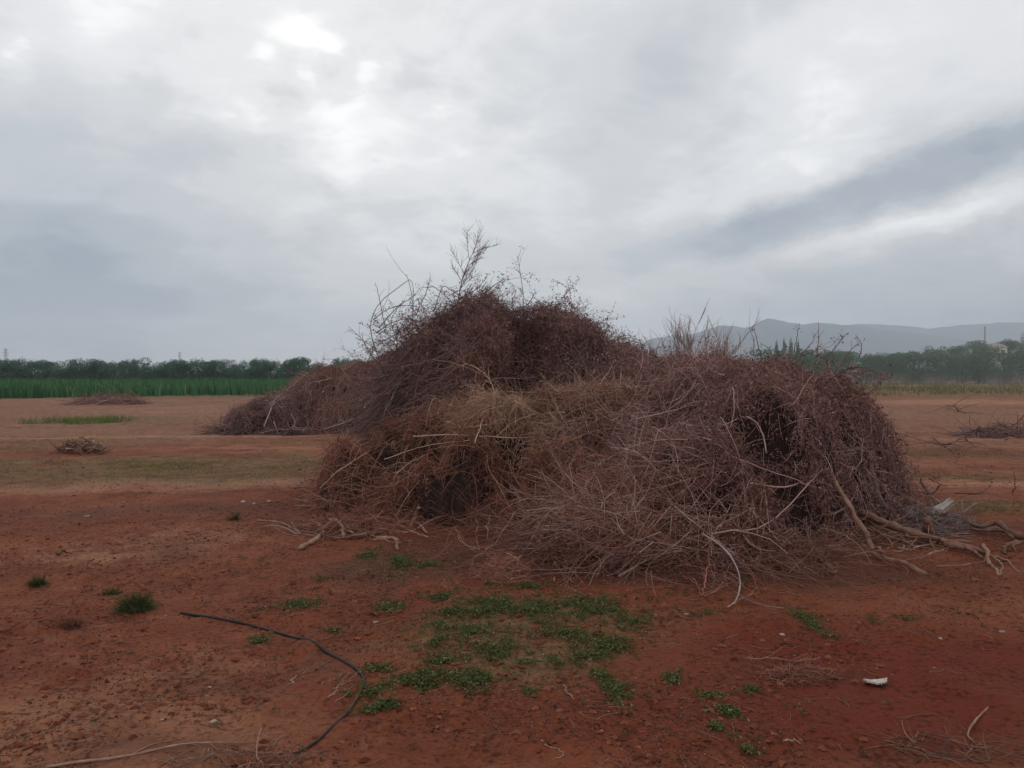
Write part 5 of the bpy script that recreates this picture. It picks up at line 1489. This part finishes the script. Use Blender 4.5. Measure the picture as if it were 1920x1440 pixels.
for px_, top, wpx, d, lab, seed in [(135, 672, 26, 132, 'round topped tree rising behind the orchard left of the domed tree', 301), (180, 671, 30, 134, 'broad domed tree rising behind the orchard row', 302), (252, 669, 18, 136, 'small round tree top highest above the orchard row', 303), (335, 671, 34, 133, 'wide loose tree behind the orchard under the thin mast', 304),
                                    (398, 672, 26, 130, 'bushy tree behind the orchard midway to the far heap', 305), (478, 671, 20, 128, 'feathery tree top behind the orchard near the far heap', 306)]:
    H = CAM_H + (700 - top) * d / F
    t_ = tree('background_tree', lab, 'tree', H, wpx * d / F, seed, 'foliage', 'taller trees behind the orchard')
    place(t_, ((px_ - CX) / F * d, d))
ROW_R = 'bushy trees in the hazy row on the right'
LAB_R = 'grey green bushy tree in the hazy hedge like row on the right'
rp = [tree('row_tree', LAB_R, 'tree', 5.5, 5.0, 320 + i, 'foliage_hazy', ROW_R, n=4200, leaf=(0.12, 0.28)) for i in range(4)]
used = set()
k = 0
for yy, x0, x1 in [(122, 44, 90), (128, 42, 96), (131, 20, 42)]:
    x_ = x0
    while x_ < x1:
        sc = rt.uniform(0.86, 1.08) * (0.78 if yy == 131 else 1.0)
        i = k % 4
        if i not in used:
            used.add(i)
            place(rp[i], (x_, yy + rt.normal(0, 0.8)), rt.uniform(0, 6), (sc, sc, sc * rt.uniform(0.9, 1.08)))
        else:
            dup(rp[i], (x_, yy + rt.normal(0, 0.8)), rt.uniform(0, 6), (sc, sc, sc * rt.uniform(0.9, 1.08)))
        k += 1
        x_ += rt.uniform(2.8, 3.6)
for px_, top, wpx, d, lab, seed in [(1825, 635, 95, 165, 'broad umbrella pine with a flat domed crown above the right hand row', 341), (1892, 635, 66, 172, 'smaller umbrella pine at the right edge of the picture', 342)]:
    H = CAM_H + (700 - top) * d / F
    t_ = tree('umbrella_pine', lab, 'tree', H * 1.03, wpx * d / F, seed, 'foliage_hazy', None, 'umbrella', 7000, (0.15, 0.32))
    place(t_, ((px_ - CX) / F * d, d))
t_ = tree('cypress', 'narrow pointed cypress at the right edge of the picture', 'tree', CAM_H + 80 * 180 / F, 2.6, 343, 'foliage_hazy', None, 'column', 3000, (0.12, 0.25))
place(t_, ((1917 - CX) / F * 180, 180))
for px_, top, lab, seed in [(1456, 636, 'leftmost of four slim dark trees standing far off before the hills', 344), (1470, 632, 'tallest of four slim dark trees standing far off before the hills', 345), (1482, 631, 'third from the left of four slim dark trees before the hills', 346), (1496, 636, 'rightmost of four slim dark trees standing far off before the hills', 347)]:
    d = 330
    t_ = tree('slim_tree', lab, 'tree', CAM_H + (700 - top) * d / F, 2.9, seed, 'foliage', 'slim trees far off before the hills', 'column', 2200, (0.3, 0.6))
    place(t_, ((px_ - CX) / F * d, d))

# bare trees and shrubs that show over the heaps
def bare_tree(name, label, cat, px_, d, top, spread, stems, mat, seed, kids=(5, 8), lean=0.0, r=0.03, group=None, tint=0.55, tall=(0.24, 0.36), fan=0.5):
    rng = np.random.default_rng(seed)
    x0 = (px_ - CX) / F * d
    H = CAM_H + (700 - top) * d / F
    root = thing(name, label, cat, group, (x0, d, float(gz(x0, d))))
    paths = []
    for _ in range(stems):
        dr = np.array([spread * rng.uniform(-1.6, 1.6) + lean, spread * rng.uniform(-1.6, 1.6), 1.0])
        paths += spray(None, (x0 + 0.05 * rng.normal(), d + 0.05 * rng.normal(), -0.05), dr, H * rng.uniform(*tall), r * rng.uniform(0.7, 1.1), rng, 3, kids, fan, -0.02, 0.07, 9, 0.5)
    P_ = [p for p in paths]
    big = [p for p in P_ if p[1] > r * 0.6]
    small = [p for p in P_ if p[1] <= r * 0.6]
    spray_mesh('trunk', big, M[mat], root, tint - 0.1, 6)
    if small: spray_mesh('crown', small, M[mat], root, tint, 4)
    return root


bare_tree('bare_tree', 'pale leafless tree standing behind the saddle of the heaps', 'tree', 1309, 15.5, 588, 0.10, 9, 'bare', 1, (10, 13), 0.0, 0.020, tint=0.5, tall=(0.60, 0.76), fan=0.6)
bare_tree('dead_shrub', 'dark leaning dead shrub at the left side of the pale leafless tree', 'shrub', 1272, 14.2, 630, 0.25, 3, 'twig_dark', 2, (3, 4), 0.0, 0.02, 'dead shrubs behind the heaps', 0.3)
bare_tree('dead_shrub', 'small dark dead shrub where the tall heap meets the saddle', 'shrub', 1218, 14.0, 640, 0.2, 3, 'twig_dark', 3, (3, 4), 0.0, 0.016, 'dead shrubs behind the heaps', 0.35)
bare_tree('dead_shrub', 'faint grey dead shrub right of the pale leafless tree', 'shrub', 1368, 16, 640, 0.22, 3, 'bark_grey', 4, (3, 4), 0.0, 0.014, 'dead shrubs behind the heaps', 0.5)
bare_tree('dead_shrub', 'pale grey shrub peeping over the far heap', 'shrub', 657, 42, 664, 0.22, 5, 'bark_grey', 5, (4, 6), 0.0, 0.05, 'dead shrubs behind the heaps', 0.5)

# ------------------------------------------------------------------ masts and building
def mast(name, label, px_, top, d, w, arms):
    x0 = (px_ - CX) / F * d
    H = CAM_H + (700 - top) * d / F
    root = thing(name, label, 'mast', 'thin masts on the horizon', (x0, d, 0.0))
    nlev = 9
    paths = []
    lev = np.linspace(0, 1, nlev)
    cor = lambda t, i: np.array([w * (1 - 0.78 * t) * (1 if i in (0, 1) else -1), w * (1 - 0.78 * t) * (1 if i in (0, 3) else -1), H * t])
    for i in range(4): paths.append([cor(0, i), cor(1, i)])
    for a, b in zip(lev[:-1], lev[1:]):
        for i in range(4):
            paths.append([cor(a, i), cor(b, (i + 1) % 4)]); paths.append([cor(b, i), cor(b, (i + 1) % 4)])
    P_ = np.array([[p[0], (p[0] + p[1]) / 2, p[1]] for p in paths])
    V, Fs = tubes(P_, np.full(P_.shape[:2], 0.09), 4)
    mk('tower', V, Fs[0], M['steel'], root, False, {'tint': R.random(len(V))})
    for t, l in arms:
        q = np.array([[[-l, 0, H * t], [0, 0, H * t + 0.5], [l, 0, H * t]]])
        V, Fs = tubes(q, np.full((1, 3), 0.14), 4, True)
        mk('cross_arm', V, Fs, M['steel'], root, False, {'tint': R.random(len(V))})
    return root


mast('lattice_mast', 'taller lattice mast on the horizon at the far left', 11, 654, 620, 1.6, [(0.95, 2.2), (0.85, 2.8), (0.75, 2.2)])
mast('lattice_mast', 'thin lattice mast over the middle of the orchard row', 337, 660, 760, 1.5, [(0.95, 2.0), (0.82, 2.6)])
mast('lattice_mast', 'faint mast above the umbrella pine on the right', 1846, 612, 420, 0.5, [(0.97, 0.6)])


def building():
    d = 160
    x0 = (1869 - CX) / F * d
    root = thing('pale_building', 'small pale building half hidden among the trees on the right', 'building', None, (x0, d, 0.0))
    w, dp, h = 0.8, 2.0, CAM_H + 48 * d / F
    V = np.array([[-w, -dp, 0], [w, -dp, 0], [w, dp, 0], [-w, dp, 0], [-w, -dp, h], [w, -dp, h], [w, dp, h], [-w, dp, h]])
    mk('wall', V, np.array([[0, 1, 5, 4], [1, 2, 6, 5], [2, 3, 7, 6], [3, 0, 4, 7]]), M['plaster'], root, False, {'tint': np.full(8, 0.5)})
    e = 0.25
    V = np.array([[-w - e, -dp - e, h + 0.01], [w + e, -dp - e, h + 0.01], [w + e, dp + e, h + 0.01], [-w - e, dp + e, h + 0.01], [0, -dp * 0.4, h + 0.9], [0, dp * 0.4, h + 0.9]])
    mk('roof', V, [np.array([[0, 1, 4], [2, 3, 5]]), np.array([[1, 2, 5, 4], [3, 0, 4, 5], [3, 2, 1, 0]])], M['roof'], root, False, {'tint': np.full(6, 0.5)})
    for zz in (h - 1.6, h - 4.4):
        V = np.array([[-0.4, -dp - 0.02, zz], [0.4, -dp - 0.02, zz], [0.4, -dp - 0.02, zz + 1.1], [-0.4, -dp - 0.02, zz + 1.1], [-0.4, -dp + 0.05, zz], [0.4, -dp + 0.05, zz], [0.4, -dp + 0.05, zz + 1.1], [-0.4, -dp + 0.05, zz + 1.1]])
        mk('window', V, np.array([[0, 1, 2, 3], [1, 5, 6, 2], [5, 4, 7, 6], [4, 0, 3, 7], [3, 2, 6, 7], [4, 5, 1, 0]]), M['steel'], root, False, {'tint': np.zeros(8)})


building()

# ------------------------------------------------------------------ hills and haze
def hills(name, ridge, d, depth, mat_, seed):
    """a range: ridge (px, py) at distance d, falling away in front and behind"""
    px_ = np.array([q[0] for q in ridge], float)
    hz = np.array([(700 - q[1]) * d / F for q in ridge])
    xs_ = np.linspace(px_[0], px_[-1], 260)
    hh = np.interp(xs_, px_, hz)
    X0 = (xs_ - CX) / F * d
    hh = hh + 9 * vn(X0, X0 * 0 + d, 90, seed) * (hh > 20) + 5 * vn(X0, X0 * 0 + d, 40, seed + 1) * (hh > 20)
    s_ = np.concatenate([np.linspace(-1, 0, 14), np.linspace(0, 1, 10)[1:]])
    XX, SS = np.meshgrid(X0, s_)
    YY = d + SS * depth
    prof = np.where(SS < 0, (1 + SS) ** 1.25, (1 - SS) ** 1.1)
    ZZ = hh[None] * prof + 40 * vn(XX, YY, 260, seed + 2) * np.sin(np.pi * np.clip(prof, 0, 1)) - 4 * (prof < 0.02)
    n1, n2 = len(s_), len(X0)
    idx = np.arange(n1 * n2).reshape(n1, n2)
    q = np.stack([idx[:-1, :-1], idx[:-1, 1:], idx[1:, 1:], idx[1:, :-1]], -1).reshape(-1, 4)
    tag(mk(name, np.stack([XX, YY, ZZ], -1), q, mat_, None, True, {'tint': R.random(n1 * n2)}), kind='structure')


hill_m = mat_ramp('wooded_hills', [(0, (0.022, 0.055, 0.072)), (1, (0.045, 0.085, 0.105))], 0.95, 0.01, 0.1)  # blue of the distant air is put into the hill colour
hills('hills', [(1150, 690), (1195, 645), (1225, 634), (1262, 628), (1290, 628), (1320, 618), (1350, 609), (1378, 609), (1396, 615), (1408, 613), (1425, 601), (1440, 596), (1458, 598), (1476, 604), (1492, 605), (1505, 607), (1530, 603), (1560, 606), (1620, 612), (1700, 622), (1850, 640), (2100, 690)], 3300, 800, hill_m, 5)
hills('hills', [(1380, 696), (1450, 655), (1520, 622), (1560, 611), (1610, 606), (1680, 609), (1740, 616), (1800, 610), (1880, 604), (1990, 606), (2150, 640), (2300, 690)], 4000, 700, hill_m, 9)

def ellipsoid(c, r, name, mat):
    th, ph = np.meshgrid(np.linspace(0, 2 * np.pi, 48, endpoint=False), np.linspace(0.02, np.pi - 0.02, 24))
    V = np.stack([c[0] + r[0] * np.cos(th) * np.sin(ph), c[1] + r[1] * np.sin(th) * np.sin(ph), c[2] + r[2] * np.cos(ph)], -1)
    idx = np.arange(th.size).reshape(th.shape)
    q = np.stack([idx[:-1], np.roll(idx, -1, 1)[:-1], np.roll(idx, -1, 1)[1:], idx[1:]], -1).reshape(-1, 4)
    return mk(name, V.reshape(-1, 3), [q[:, ::-1], idx[0][None, :], idx[-1][None, ::-1]], mat, None, False)


def air(name, colour, density, aniso):
    m = bpy.data.materials.new(name)
    m.use_nodes = True
    t = m.node_tree
    t.nodes.clear()
    p = t.nodes.new('ShaderNodeVolumePrincipled')
    p.inputs['Color'].default_value = (*colour, 1)
    p.inputs['Density'].default_value = density
    p.inputs['Anisotropy'].default_value = aniso
    o = t.nodes.new('ShaderNodeOutputMaterial')
    t.links.new(p.outputs[0], o.inputs['Volume'])
    return m


tag(ellipsoid((92, 74, 2), (62, 56, 13), 'veil', air('added_veil', (0.92, 0.97, 1.0), 0.0011, 0.3)), 'pale mist added over the right hand field and trees', 'veil', kind='stuff')  # scattering volume added to pale the right hand trees

hz_m = bpy.data.materials.new('thin_air')
hz_m.use_nodes = True
t = hz_m.node_tree
t.nodes.clear()
pv = t.nodes.new('ShaderNodeVolumePrincipled')
pv.inputs['Color'].default_value = (0.80, 0.905, 1.0, 1)
pv.inputs['Density'].default_value = 0.00031
pv.inputs['Anisotropy'].default_value = 0.45
mo = t.nodes.new('ShaderNodeOutputMaterial')
t.links.new(pv.outputs[0], mo.inputs['Volume'])
bx0, bx1, by0, by1, bz0, bz1 = -4900, 4900, -60, 4900, -1.5, 330
V = np.array([[bx0, by0, bz0], [bx1, by0, bz0], [bx1, by1, bz0], [bx0, by1, bz0], [bx0, by0, bz1], [bx1, by0, bz1], [bx1, by1, bz1], [bx0, by1, bz1]])
haze = mk('haze', V, np.array([[3, 2, 1, 0], [4, 5, 6, 7], [0, 1, 5, 4], [1, 2, 6, 5], [2, 3, 7, 6], [3, 0, 4, 7]]), hz_m, None, False)
tag(haze, 'pale haze over the whole field', 'haze', kind='stuff')
